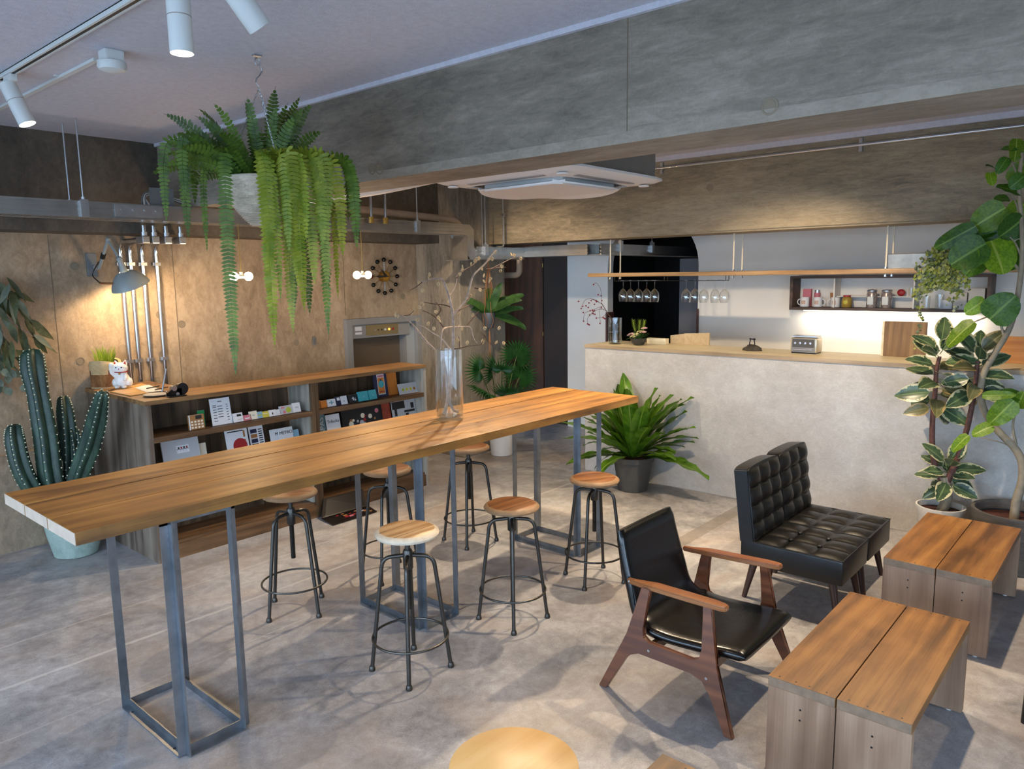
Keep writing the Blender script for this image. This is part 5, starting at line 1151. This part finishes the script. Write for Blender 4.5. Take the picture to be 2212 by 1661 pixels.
BK = [
 ('white booklet with a small dark photograph beside the price list', 505, 526, 893, UPZ, 'paper', [(.4, .6, .85, .85, 'ink'), (.45, .25, .9, .3, 'brownc')]),
 ('round-printed red card leaning between white booklets', 527, 544, 897, UPZ, 'pink', [(.2, .3, .8, .5, 'paper')]),
 ('cream flyer with a faint triangle next to the yellow flyers', 540, 557, 889, UPZ, 'cream', [(.35, .4, .65, .6, 'paperg')]),
 ('light blue and green striped flyer', 557, 568, 890, UPZ, 'lblue', [(.1, .4, .9, .55, 'lime')]),
 ('plain yellow striped paper flyer', 568, 582, 889, UPZ, 'yellow', [(.1, .6, .9, .7, 'cream')]),
 ('white flyer with a tiny black bird', 582, 598, 886, UPZ, 'paper', [(.4, .25, .55, .6, 'ink')]),
 ('white flyer tucked behind the bird flyer', 597, 607, 885, UPZ, 'paper', [(.2, .2, .8, .25, 'pink')]),
 ('wide flyer printed with a green pear', 605, 633, 877, UPZ, 'paperg', [(.15, .7, .4, .88, 'pink')]),
 ('white leaflet with a small grey caption by the divider', 633, 650, 871, UPZ, 'paper', [(.35, .45, .75, .6, 'paperg')]),
 ('dark kraft card at the divider', 683, 694, 866, UPZ, 'brownc', [(.2, .3, .8, .35, 'ink')]),
 ('orange kraft flyer next to the dark kraft card', 691, 707, 866, UPZ, 'orange', []),
 ('white flyer with a blue cross', 708, 726, 863, UPZ, 'paper', [(.42, .25, .58, .8, 'lblue'), (.2, .45, .8, .6, 'lblue')]),
 ('black and blue thin booklet beside the blue cross flyer', 726, 737, 858, UPZ, 'navy', [(.3, .55, .85, .9, 'paper')]),
 ('white booklet with tiny grey marks', 737, 751, 856, UPZ, 'paper', [(.4, .3, .6, .5, 'paperg')]),
 ('black booklet with white brush strokes', 754, 776, 853, UPZ, 'ink', [(.4, .3, .5, .7, 'paper'), (.55, .25, .7, .4, 'paper'), (.3, .5, .7, .55, 'paper')]),
 ('teal pamphlet stack fanned on the ledge', 774, 793, 847, UPZ, 'teal', [(.4, .4, .6, .5, 'lblue')]),
 ('teal pamphlet stack standing square next to the can poster', 795, 811, 844, UPZ, 'teal', [(.4, .4, .6, .5, 'lblue')]),
]
for lab, a, b, yt, z, m, mk in BK:
    c_ = card('booklet', lab, 'booklet', a, b, yt, z, m, .008 if 'stack' not in lab else .03, .055, 16)
    for k in mk: mark(c_, *k)
    if 'pear' in lab: disc(c_, .68, .45, .022, 'lime'); disc(c_, .35, .25, .012, 'pink')
c_ = card('can_poster', 'dark blue card poster with a white and orange drink can', 'poster', 809, 838, 806, UPZ, 'navy', .006, .1, 8)
mark(c_, .27, .1, .8, .93, 'paper'); mark(c_, .3, .14, .77, .35, 'orange', .001); mark(c_, .3, .35, .77, .78, 'orange', .0009); disc(c_, .54, .52, .03, 'teal', .0014); mark(c_, .47, .5, .6, .72, 'navy', .0012); mark(c_, .32, .8, .76, .88, 'pink', .001); mark(c_, .38, .2, .7, .24, 'red', .0014)
card('orange_card', 'plain orange card behind the drink can poster', 'card', 838, 859, 804, UPZ, 'orange', .004, .12, 8)
c_ = card('colour_card', 'grey card with four coloured discs in a row', 'card', 863, 903, 828, UPZ, 'paperg', .006, .06, 18)
for k, m in enumerate(('lime', 'yellow', 'yellow', 'brownc')):
    disc(c_, .22+k*.2, .42, .017, 'cream', .0008); disc(c_, .22+k*.2, .42, .0145, m, .0014)
# lower ledge
c_ = card('grey_folder', 'grey document folder with a small printed sticker on the lower ledge', 'folder', 356, 437, 950, LOZ, 'paperg', .012, .06, 12)
mark(c_, .38, .70, .72, .86, 'paper'); 
for k in range(4): mark(c_, .40+k*.08, .72, .402+k*.08, .84, 'ink', .0012); mark(c_, .42+k*.075, .79, .46+k*.075, .83, 'red' if k % 2 else 'ink', .0014)
mark(c_, .39, .775, .71, .785, 'ink', .0012)
card('white_folder', 'blank cream folder peeking out beside the grey folder', 'folder', 436, 452, 960, LOZ, 'cream', .004, .09, 10)
c_ = card('culture_magazine', 'white magazine with a big red disc on its cover', 'magazine', 495, 543, 925, LOZ, 'paper', .008, .055, 12); disc(c_, .6, .62, .055, 'red'); lines(c_, [(.6, .45, .75), (.66, .5, .72), (.56, .5, .7)], 'paper'); lines(c_, [(.95, .1, .8)])
for i in range(2): mark(c_, .8, .8-.25*i, .88, .95-.2*i, 'brownc')
c_ = card('photo_leaflet', 'white leaflet with a column of small dark photographs', 'leaflet', 546, 577, 920, LOZ, 'paper', .006, .07, 12)
for k in range(4): mark(c_, .1, .50+.11*k, .55, .59+.11*k, ('ink', 'navy', 'brownc', 'navy')[k])
lines(c_, [(.9-.05*k, .65, .92) for k in range(8)])
RX = lambda l: (PI/2-math.radians(0), 0, 0)
for a, b, yt, s, lab, yd in ((591, 614, 930, 'M', 'white magazine showing only the letter M behind the METRO copy', .07), (610, 640, 926, 'METRO', 'white magazine titled METRO on the lower ledge', .055)):
    c_ = card('metro_magazine', lab, 'magazine', a, b, yt, LOZ, 'paper', .006, yd, 12); w = c_['w']; h = c_['h']
    text(s, .034 if len(s) > 1 else .034, M['ink'], c_, ((0 if len(s) > 1 else w*.1), -.0066, h*.86), (PI/2, 0, 0))
    if len(s) > 1: mark(c_, .35, .5, .65, .68, 'ink')
card('small_leaflet', 'small coloured leaflet at the divider on the lower ledge', 'leaflet', 641, 653, 930, LOZ, 'lblue', .004, .06, 12)
c_ = card('map_booklet', 'slate teal booklet with white vertical capital letters', 'booklet', 684, 709, 893, LOZ, 'slate', .006, .07, 10); text('MAPAS', .062, M['paper'], c_, (.02, -.0066, c_['h']*.62), (PI/2, -PI/2, 0))
c_ = card('tribulta_leaflet', 'white leaflet with a thin handwritten title', 'leaflet', 711, 741, 898, LOZ, 'paper', .006, .05, 10); text('Tribulta', .036, M['ink'], c_, (0, -.0066, c_['h']*.82), (PI/2, 0, 0)); mark(c_, .45, .5, .55, .56, 'pink')
c_ = card('concert_poster', 'wide black poster with a swirling red and white figure', 'poster', 744, 835, 873, LOZ, 'ink', .004, .09, 10)
for i in range(30):
    u = R_.uniform(.12, .9); v = .35+.6*R_.random()*(.4+.6*u); r = R_.uniform(.008, .024); disc(c_, u, min(v, .93), r, R_.choice(('red', 'pink', 'paperg', 'brownc', 'navy', 'cream', 'red')), .0007+.00004*i)
card('red_poster', 'red painted leaflet overlapping the black poster', 'poster', 832, 850, 868, LOZ, plain('rust_red', '8f3a26', .6, 0, .3, 20), .004, .08, 10)
c_ = card('list_poster', 'white poster with black block shapes and outlined letters', 'poster', 853, 904, 862, LOZ, 'paperg', .004, .06, 10)
for u0, v0, u1, v1 in ((.02, .78, .55, .98), (.1, .6, .2, .78), (.5, .66, .95, .72), (.55, .56, .68, .64), (.8, .75, .93, .9)): mark(c_, u0, v0, u1, v1, 'ink')
for k in range(7):
    if k != 3: mark(c_, .08+.12*k, .38, .15+.12*k, .5, 'ink', .0007); mark(c_, .1+.12*k, .40, .13+.12*k, .48, 'paperg', .0012)
# fallen magazine on the floor
t = thing('fallen_magazine', 'dark folded magazine with red and white print lying on the floor by the shelf', 'magazine', (3.42, 4.70, 0))
GL = plain('glossy_black_print', '17100f', .3)
bm = nb(); poly(bm, [(-.22, -.1, .003), (.2, -.1, .003), (.24, .06, .01), (-.2, .08, .01)], (0, 0, .006)); ob('lower_page', bm, GL, t)
bm = nb(); poly(bm, [(-.2, .07, .02), (.22, .05, .02), (.26, .15, .13), (-.12, .15, .14)], (0, .004, .003)); ob('upper_page', bm, GL, t)
for i in range(16):
    x, y = R_.uniform(-.12, .16), R_.uniform(-.08, .04); s = R_.uniform(.008, .022); ob('print', B((x, y, .0092), (x+s*1.6, y+s, .0165)), M[R_.choice(('red', 'paper', 'pink', 'brownc', 'red'))], t)
# ------------------------------------------------------------------ desk top things
DZ = 1.091
kc = [at(px, py, z=DZ) for px, py in ((239, 847), (282, 856), (356, 845), (306, 829))]
t = thing('kraft_mat', 'thin kraft board lying on the desk end', 'board', kc[0]); bm = nb(); poly(bm, [p-kc[0]+V((0, 0, .0006)) for p in kc], (0, 0, .005)); ob('board', bm, wood('kraft_board', 'b58a4c', 'c69b5c', 'd3ab70', 0), t)
pc = [at(px, py, z=DZ+.0065) for px, py in ((291, 838), (318, 848), (344, 845), (314, 832))]
t = thing('paper_stack', 'loose white papers with pens on the kraft board', 'papers', pc[0])
for k in range(3):
    bm = nb(); poly(bm, [(p-pc[0])+V((.008*k, -.01*k, .0004+.0012*k)) for p in pc], (0, 0, .0009)); ob('sheet', bm, M['paper'], t)
e = pc[2]-pc[0]
for k in range(2):
    bm = nb(); q = e*(.45+.35*k)+V((0, -.02, .009)); cyl(bm, q, q+V((.11, .05, 0)), .004, n=8); ob('pen', bm, M['ink'], t)
p = at(337, 855, z=DZ); t = thing('cash_tray', 'small oval silver tray with a black underside on the desk', 'tray', p)
bm = nb(); lathe(bm, [(.05, .001), (.075, .006), (.08, .012), (.074, .011), (.05, .006), (.001, .005)], 28, cap1=False); ob('dish', bm, M['galv'], t, smooth=True); bm = nb(); lathe(bm, [(.04, 0), (.06, .004)], 24); ob('base', bm, M['black'], t)
p = at(381, 856, z=DZ); t = thing('tape_dispenser', 'black desk tape dispenser with chrome roller', 'tape dispenser', p)
ob('foot', B((-.06, -.03, .0006), (.06, .04, .006), .002), M['black'], t)
bm = nb(); cyl(bm, (.045, .0, .045), (.045, .03, .045), .04, n=24); ob('side_disc', bm, M['black'], t, smooth=True)
bm = nb(); poly(bm, [(-.05, .0, .006), (.04, .0, .006), (.04, .0, .05), (-.02, .0, .055), (-.055, .0, .03)], (0, .028, 0)); ob('body', bm, M['blackm'], t)
bm = nb(); cyl(bm, (-.01, -.004, .055), (-.01, .034, .055), .018, n=16); cyl(bm, (.01, -.004, .015), (.01, .034, .015), .012, n=12); ob('roller', bm, M['chrome'], t, smooth=True)
p = at(371, 850, z=DZ); t = thing('pen_stand', 'clear acrylic stand holding a leaning silver pen', 'pen stand', (p.x-.02, p.y+.1, DZ))
ob('acrylic_sheet', B((-.05, 0, 0.0006), (-.01, .003, .11)), M['glass'], t); bm = nb(); cyl(bm, (0, 0, .006), (.045, .01, .16), .007, .004, 10); ob('pen', bm, M['galv'], t, smooth=True); ob('stand_base', B((-.05, -.02, .0005), (.03, .03, .006)), M['glass'], t)
# lucky cat
p = at(265, 840, z=DZ); t = thing('cat_figurine', 'white beckoning cat figurine with a red collar on the desk', 'figurine', (p.x, p.y, DZ+.0065)); t.rotation_euler = (0, 0, math.radians(-38))
bm = nb(); ball(bm, (0, .01, .055), .052, 20, (1, .9, 1.1)); ball(bm, (0, .0, .10), .04, 16, (1, .9, 1)); ball(bm, (0, -.008, .145), .047, 20, (1.05, .9, .88)); ball(bm, (-.024, -.035, .014), .017, 12, (1, 1.3, .8)); ball(bm, (.024, -.035, .014), .017, 12, (1, 1.3, .8)); ball(bm, (.045, .01, .04), .03, 14, (.8, 1.1, 1.1)); ball(bm, (-.045, .01, .04), .03, 14, (.8, 1.1, 1.1))
tube(bm, [(-.035, -.01, .09), (-.055, -.02, .115), (-.056, -.025, .15), (-.052, -.03, .165)], [.017, .016, .016, .015], 10); ball(bm, (-.051, -.032, .17), .018, 12); tube(bm, [(.03, -.025, .1), (.036, -.04, .075), (.03, -.045, .06)], [.015, .014, .013], 10)
for s in (-1, 1): tube(bm, [(s*.028, -.002, .17), (s*.034, -.002, .2)], [.02, .004], 10)
me = remesh(bm, .0035); me.materials.append(plain('white_ceramic', 'e6e2dc', .3)); ob('body', me, None, t)
bm = nb(); tube(bm, [(.041*math.cos(a), -.003+.037*math.sin(a), .118) for a in [2*PI*k/28 for k in range(28)]], .0045, 8, True); ob('collar', bm, M['red'], t, smooth=True)
bm = nb(); ball(bm, (0, -.044, .108), .008, 12); ob('bell', bm, M['brass'], t, smooth=True)
for s in (-1, 1):
    bm = nb(); tube(bm, [(s*.03, -.012, .172), (s*.034, -.006, .193)], [.012, .002], 8); ob('inner_ear', bm, M['red'], t)
    bm = nb(); ball(bm, (s*.018, -.048, .152), .005, 10, (1.2, .5, .8)); ob('eye', bm, M['ink'], t)
bm = nb(); ball(bm, (0, -.0505, .142), .004, 8); ob('nose', bm, M['red'], t)

# ================================================================== BAR THINGS
CZ = 1.2075
t = thing('glass_rack', 'black wire stemware rack under the hanging shelf', 'rack', (5.98, 3.32, 1.79))
for y0, y1 in ((-.53, .57),):
    for k, x in enumerate((-.03, .03)):
        bm = nb(); tube(bm, [(x, y0, 0), (x, y1, 0)], .003, 6); ob('rail', bm, M['black'], t)
for y in (-.53, .05, .57):
    for x in (-.03, .03):
        bm = nb(); tube(bm, [(x, y, 0), (x, y, .039)], .003, 6); ob('hanger', bm, M['black'], t)
bm = nb(); lathe(bm, [(.001, 0), (.034, 0), (.034, -.002), (.006, -.006), (.0035, -.015), (.0035, -.072), (.012, -.08), (.034, -.105), (.041, -.135), (.039, -.17), (.034, -.196), (.0328, -.196), (.0378, -.17), (.0397, -.135), (.033, -.107), (.011, -.084), (.001, -.08)], 28, cap0=False, cap1=False)
gm = mesh('bowl', bm, M['glass'], True, 50)
for y in (3.818, 3.738, 3.653, 3.566, 3.484, 3.17, 3.086, 2.999, 2.896, 2.812):
    g = thing('wine_glass', 'clear wine glass hanging upside down from the rack', 'wine glass', (5.98, y, 1.796), 0, 'wine glasses on the hanging rack'); ob('bowl', gm, None, g)
# toaster
t = thing('toaster', 'chrome two-slot toaster on the wooden counter top', 'toaster', (5.98, 2.03, CZ)); bm = nb(); box(bm, (0, 0, .008), (.14, .21, .125), .016); ob('body', bm, plain('champagne_toaster', 'c9bda6', .3, .6), t, smooth=True)
ob('front_plate', B((-.004, .012, .012), (.0, .198, .12), .001), M['acbody'], t); ob('dark_panel', B((-.006, .02, .05), (-.004, .19, .115)), M['potgrey'], t)
for k in range(4):
    bm = nb(); cyl(bm, (-.006, .045+.04*k, .085), (-.014, .045+.04*k, .085), .009, n=12); ob('knob', bm, M['chrome'], t)
ob('lever', B((-.02, .03, .03), (-.004, .18, .04), .003), M['chrome'], t); ob('bread_rack', B((.02, .01, .13), (.12, .2, .14)), M['galv'], t); ob('feet', B((.01, .01, 0), (.13, .2, .01)), M['black'], t)
t = thing('oak_panel', 'dark grained oak board standing on the counter', 'board', (6.15, 1.30, CZ)); ob('board', B((0, 0, 0), (.022, .29, .265), .002), M['oak'], t); ob('edge_strip', B((0, .2901, 0), (.022, .305, .262)), M['pale'], t)
t = thing('wooden_board', 'plain orange wooden board standing on the counter behind the fig', 'board', (6.12, .25, CZ)); ob('board', B((0, 0, 0), (.022, .58, .185), .002), M['orange_wood'], t)
t = thing('counter_screen', 'small angled concrete-look screen panel at the counter back', 'panel', (6.2, 3.05, CZ)); bm = nb(); poly(bm, [(0, 0, 0), (0, .25, 0), (0, .25, .1), (0, 0, .115)], (.015, 0, 0)); poly(bm, [(0, .252, 0), (.02, .40, 0), (.02, .40, .075), (0, .252, .098)], (.015, 0, 0)); ob('panel', bm, concrete('beige_panel', 'a08a68', 'b39d7a', 'c2ae8c', 3), t)
t = thing('wood_block', 'pale wooden block behind the flower bowl', 'block', (6.08, 3.42, CZ)); ob('block', B((0, 0, 0), (.06, .2, .055), .003), M['pale'], t)
t = thing('rock_ornament', 'dark rock with a small black metal shackle on the counter', 'ornament', (6.0, 2.56, CZ))
bm = nb(); bmesh.ops.create_icosphere(bm, subdivisions=3, radius=1)
for v in bm.verts: n_ = 1+.15*math.sin(v.co.x*7+v.co.y*5)+R_.uniform(-.06, .06); v.co = V((v.co.x*.05*n_, v.co.y*.078*n_, max(0, v.co.z)*.045*n_))
ob('rock', bm, concrete('dark_rock', '2a241c', '40372b', '5a4d3c', 20), t)
bm = nb(); tube(bm, [(-.01, -.018, .035), (-.01, -.022, .06), (-.01, -.016, .09), (-.01, -.018, .105)], .005, 6); tube(bm, [(-.01, .018, .035), (-.01, .022, .06), (-.01, .016, .09), (-.01, .018, .105)], .005, 6); tube(bm, [(-.01, -.028, .095), (-.01, .024, .098)], .005, 6); ob('shackle', bm, M['black'], t)
# ------------------------------------------------------------------ wall shelf things
SZ = 1.526; SX = 7.17
def shy(px, py=640): return at(px, py, x=SX).y
def mug(px, label, side):
    y = shy(px); t = thing('mug', label, 'mug', (SX, y, SZ), 0, 'white mugs in the wall shelf'); bm = nb(); lathe(bm, [(.036, 0), (.04, .004), (.041, .09), (.038, .09), (.036, .01), (.001, .01)], 24, cap1=False); ob('cup', bm, M['paper'], t, smooth=True)
    bm = nb(); tube(bm, [(0, side*(.04+.028*math.sin(a)), .045+.028*math.cos(a)) for a in [PI*k/10 for k in range(11)]], .005, 8); ob('handle', bm, M['paper'], t, smooth=True)
    ob('print', B((-.0415, -.018, .025), (-.039, .018, .06)), plain('mug_print', 'c0a090', .6, 0, .2, 60) if 'mug_print' not in bpy.data.materials else bpy.data.materials['mug_print'], t)
mug(1739, 'white printed mug at the dark end of the wall shelf', 1); mug(1767, 'white printed mug with its handle towards the jar', -1); mug(1805, 'white printed mug beside the honey jar', 1)
t = thing('pink_box', 'tall pink carton behind the end mug', 'box', (7.23, shy(1737)-.01, SZ)); ob('carton', B((0, -.03, 0), (.04, .045, .165)), M['pink'], t); 
t = thing('pink_can', 'pink can with a silver lid next to the pink carton', 'can', (7.25, shy(1752)-.03, SZ)); bm = nb(); cyl(bm, (0, 0, 0), (0, 0, .13), .028, n=20); ob('can', bm, M['pink'], t, smooth=True); bm = nb(); cyl(bm, (0, 0, .13), (0, 0, .155), .024, n=20); ob('lid', bm, M['galv'], t, smooth=True)
t = thing('kraft_packet', 'kraft paper packet behind the mugs', 'packet', (7.24, shy(1792)-.02, SZ)); bm = nb(); poly(bm, [(0, -.03, 0), (0, .03, 0), (0, .04, .13), (0, -.04, .13)], (.03, 0, 0)); ob('packet', bm, M['brownc'], t); bm = nb(); ball(bm, (-.002, 0, .07), .015, 12, (.2, 1, 1)); ob('label_dot', bm, M['pink'], t)
t = thing('honey_jar', 'squat honey jar with a red lid and yellow label', 'jar', (SX, shy(1830), SZ)); bm = nb(); lathe(bm, [(.035, 0), (.043, .01), (.045, .05), (.04, .085), (.03, .095)], 24); ob('glass_body', bm, plain('honey', 'a08238', .3), t, smooth=True); bm = nb(); lathe(bm, [(.033, .095), (.033, .11)], 24); ob('lid', bm, M['red'], t, smooth=True); bm = nb(); ball(bm, (-.042, 0, .048), .022, 12, (.25, 1, .8)); ob('label', bm, M['yellow'], t)
for px, lab in ((1885, 'clip-top jar of foil sweets nearer the mugs'), (1917, 'clip-top jar of foil sweets nearer the trailing vine')):
    t = thing('sweet_jar', lab, 'jar', (SX-.02, shy(px), SZ)); bm = nb(); lathe(bm, [(.04, 0), (.043, .005), (.043, .125), (.036, .14)], 24); ob('filling', bm, plain('foil_sweets', 'b9a9a4', .3, .5, .5, 55) if 'foil_sweets' not in bpy.data.materials else bpy.data.materials['foil_sweets'], t, smooth=True)
    bm = nb(); lathe(bm, [(.044, 0), (.045, .003), (.045, .128), (.038, .142)], 24); ob('glass_body', bm, M['glass'], t, smooth=True)
    bm = nb(); lathe(bm, [(.041, .143), (.042, .155), (.03, .162)], 24); ob('lid', bm, M['galv'], t, smooth=True)
    ob('label', B((-.047, -.025, .03), (-.0455, .025, .1)), M['fixw'], t)
for px, lab in ((1875, 'red tin standing behind the first sweet jar'), (1938, 'red tin standing behind the second sweet jar')):
    t = thing('red_tin', lab, 'tin', (7.235, shy(px)-.015, SZ+.104)); bm = nb(); ball(bm, (0, 0, .03), .034, 14, (.6, 1, .9)); ob('tin', bm, M['red'], t, smooth=True)
for px, z, s, lab in ((1965, SZ+.104, .6, 'tiny glass on the middle ledge of the wall shelf'), (2002, SZ, .9, 'clear tumbler left in the vine compartment'), (2030, SZ, 1.0, 'clear tumbler beside the notebooks')):
    t = thing('tumbler', lab, 'glass', (7.21 if s < .7 else SX, shy(px), z)); bm = nb(); lathe(bm, [(.03*s, 0), (.032*s, .004), (.036*s, .12*s), (.034*s, .12*s), (.03*s, .01*s), (.001, .01*s)], 20, cap1=False); ob('wall', bm, M['glass'], t, smooth=True)
for px0, px1, n, lab in ((2063, 2092, 22, 'lower stack of white paper cups cartons beside the tumblers'), (2095, 2130, 28, 'taller stack of white boxes at the shelf end')):
    y1, y0 = shy(px0), shy(px1); t = thing('notebook_stack', lab.replace('paper cups cartons', 'notebooks').replace('boxes', 'notebooks'), 'notebooks', (SX-.06, y0, SZ))
    for k in range(n): ob('notebook', B((0, 0, k*.0062), (.13, y1-y0, k*.0062+.0045)), M['cream' if k % 2 else 'paper'], t)
ob_ = thing('paper_box', 'small white paper box between tumbler and notebooks', 'box', (SX, shy(2058), SZ)); ob('carton', B((0, 0, 0), (.06, .09, .075)), M['paper'], ob_)
# glass drink jar on the hanging shelf
t = thing('drink_jar', 'large clear glass drink jar on the hanging shelf behind the fig', 'jar', (6.08, .70, 1.867)); bm = nb(); lathe(bm, [(.05, 0), (.075, .01), (.09, .08), (.088, .2), (.05, .27), (.045, .3), (.043, .3), (.046, .26), (.085, .195), (.086, .08), (.07, .014), (.001, .012)], 28, cap1=False); ob('glass_body', bm, M['glass'], t, smooth=True); bm = nb(); cyl(bm, (0, 0, .3), (0, 0, .32), .045, n=20); ob('lid', bm, M['galv'], t, smooth=True)
t = thing('black_dish', 'black oval dish on the hanging shelf behind fig leaves', 'dish', (6.05, .93, 1.867)); bm = nb(); lathe(bm, [(.03, 0), (.05, .01), (.058, .022), (.05, .02), (.001, .012)], 20, cap1=False, sx=.8, sy=1.1); ob('dish', bm, M['black'], t, smooth=True)
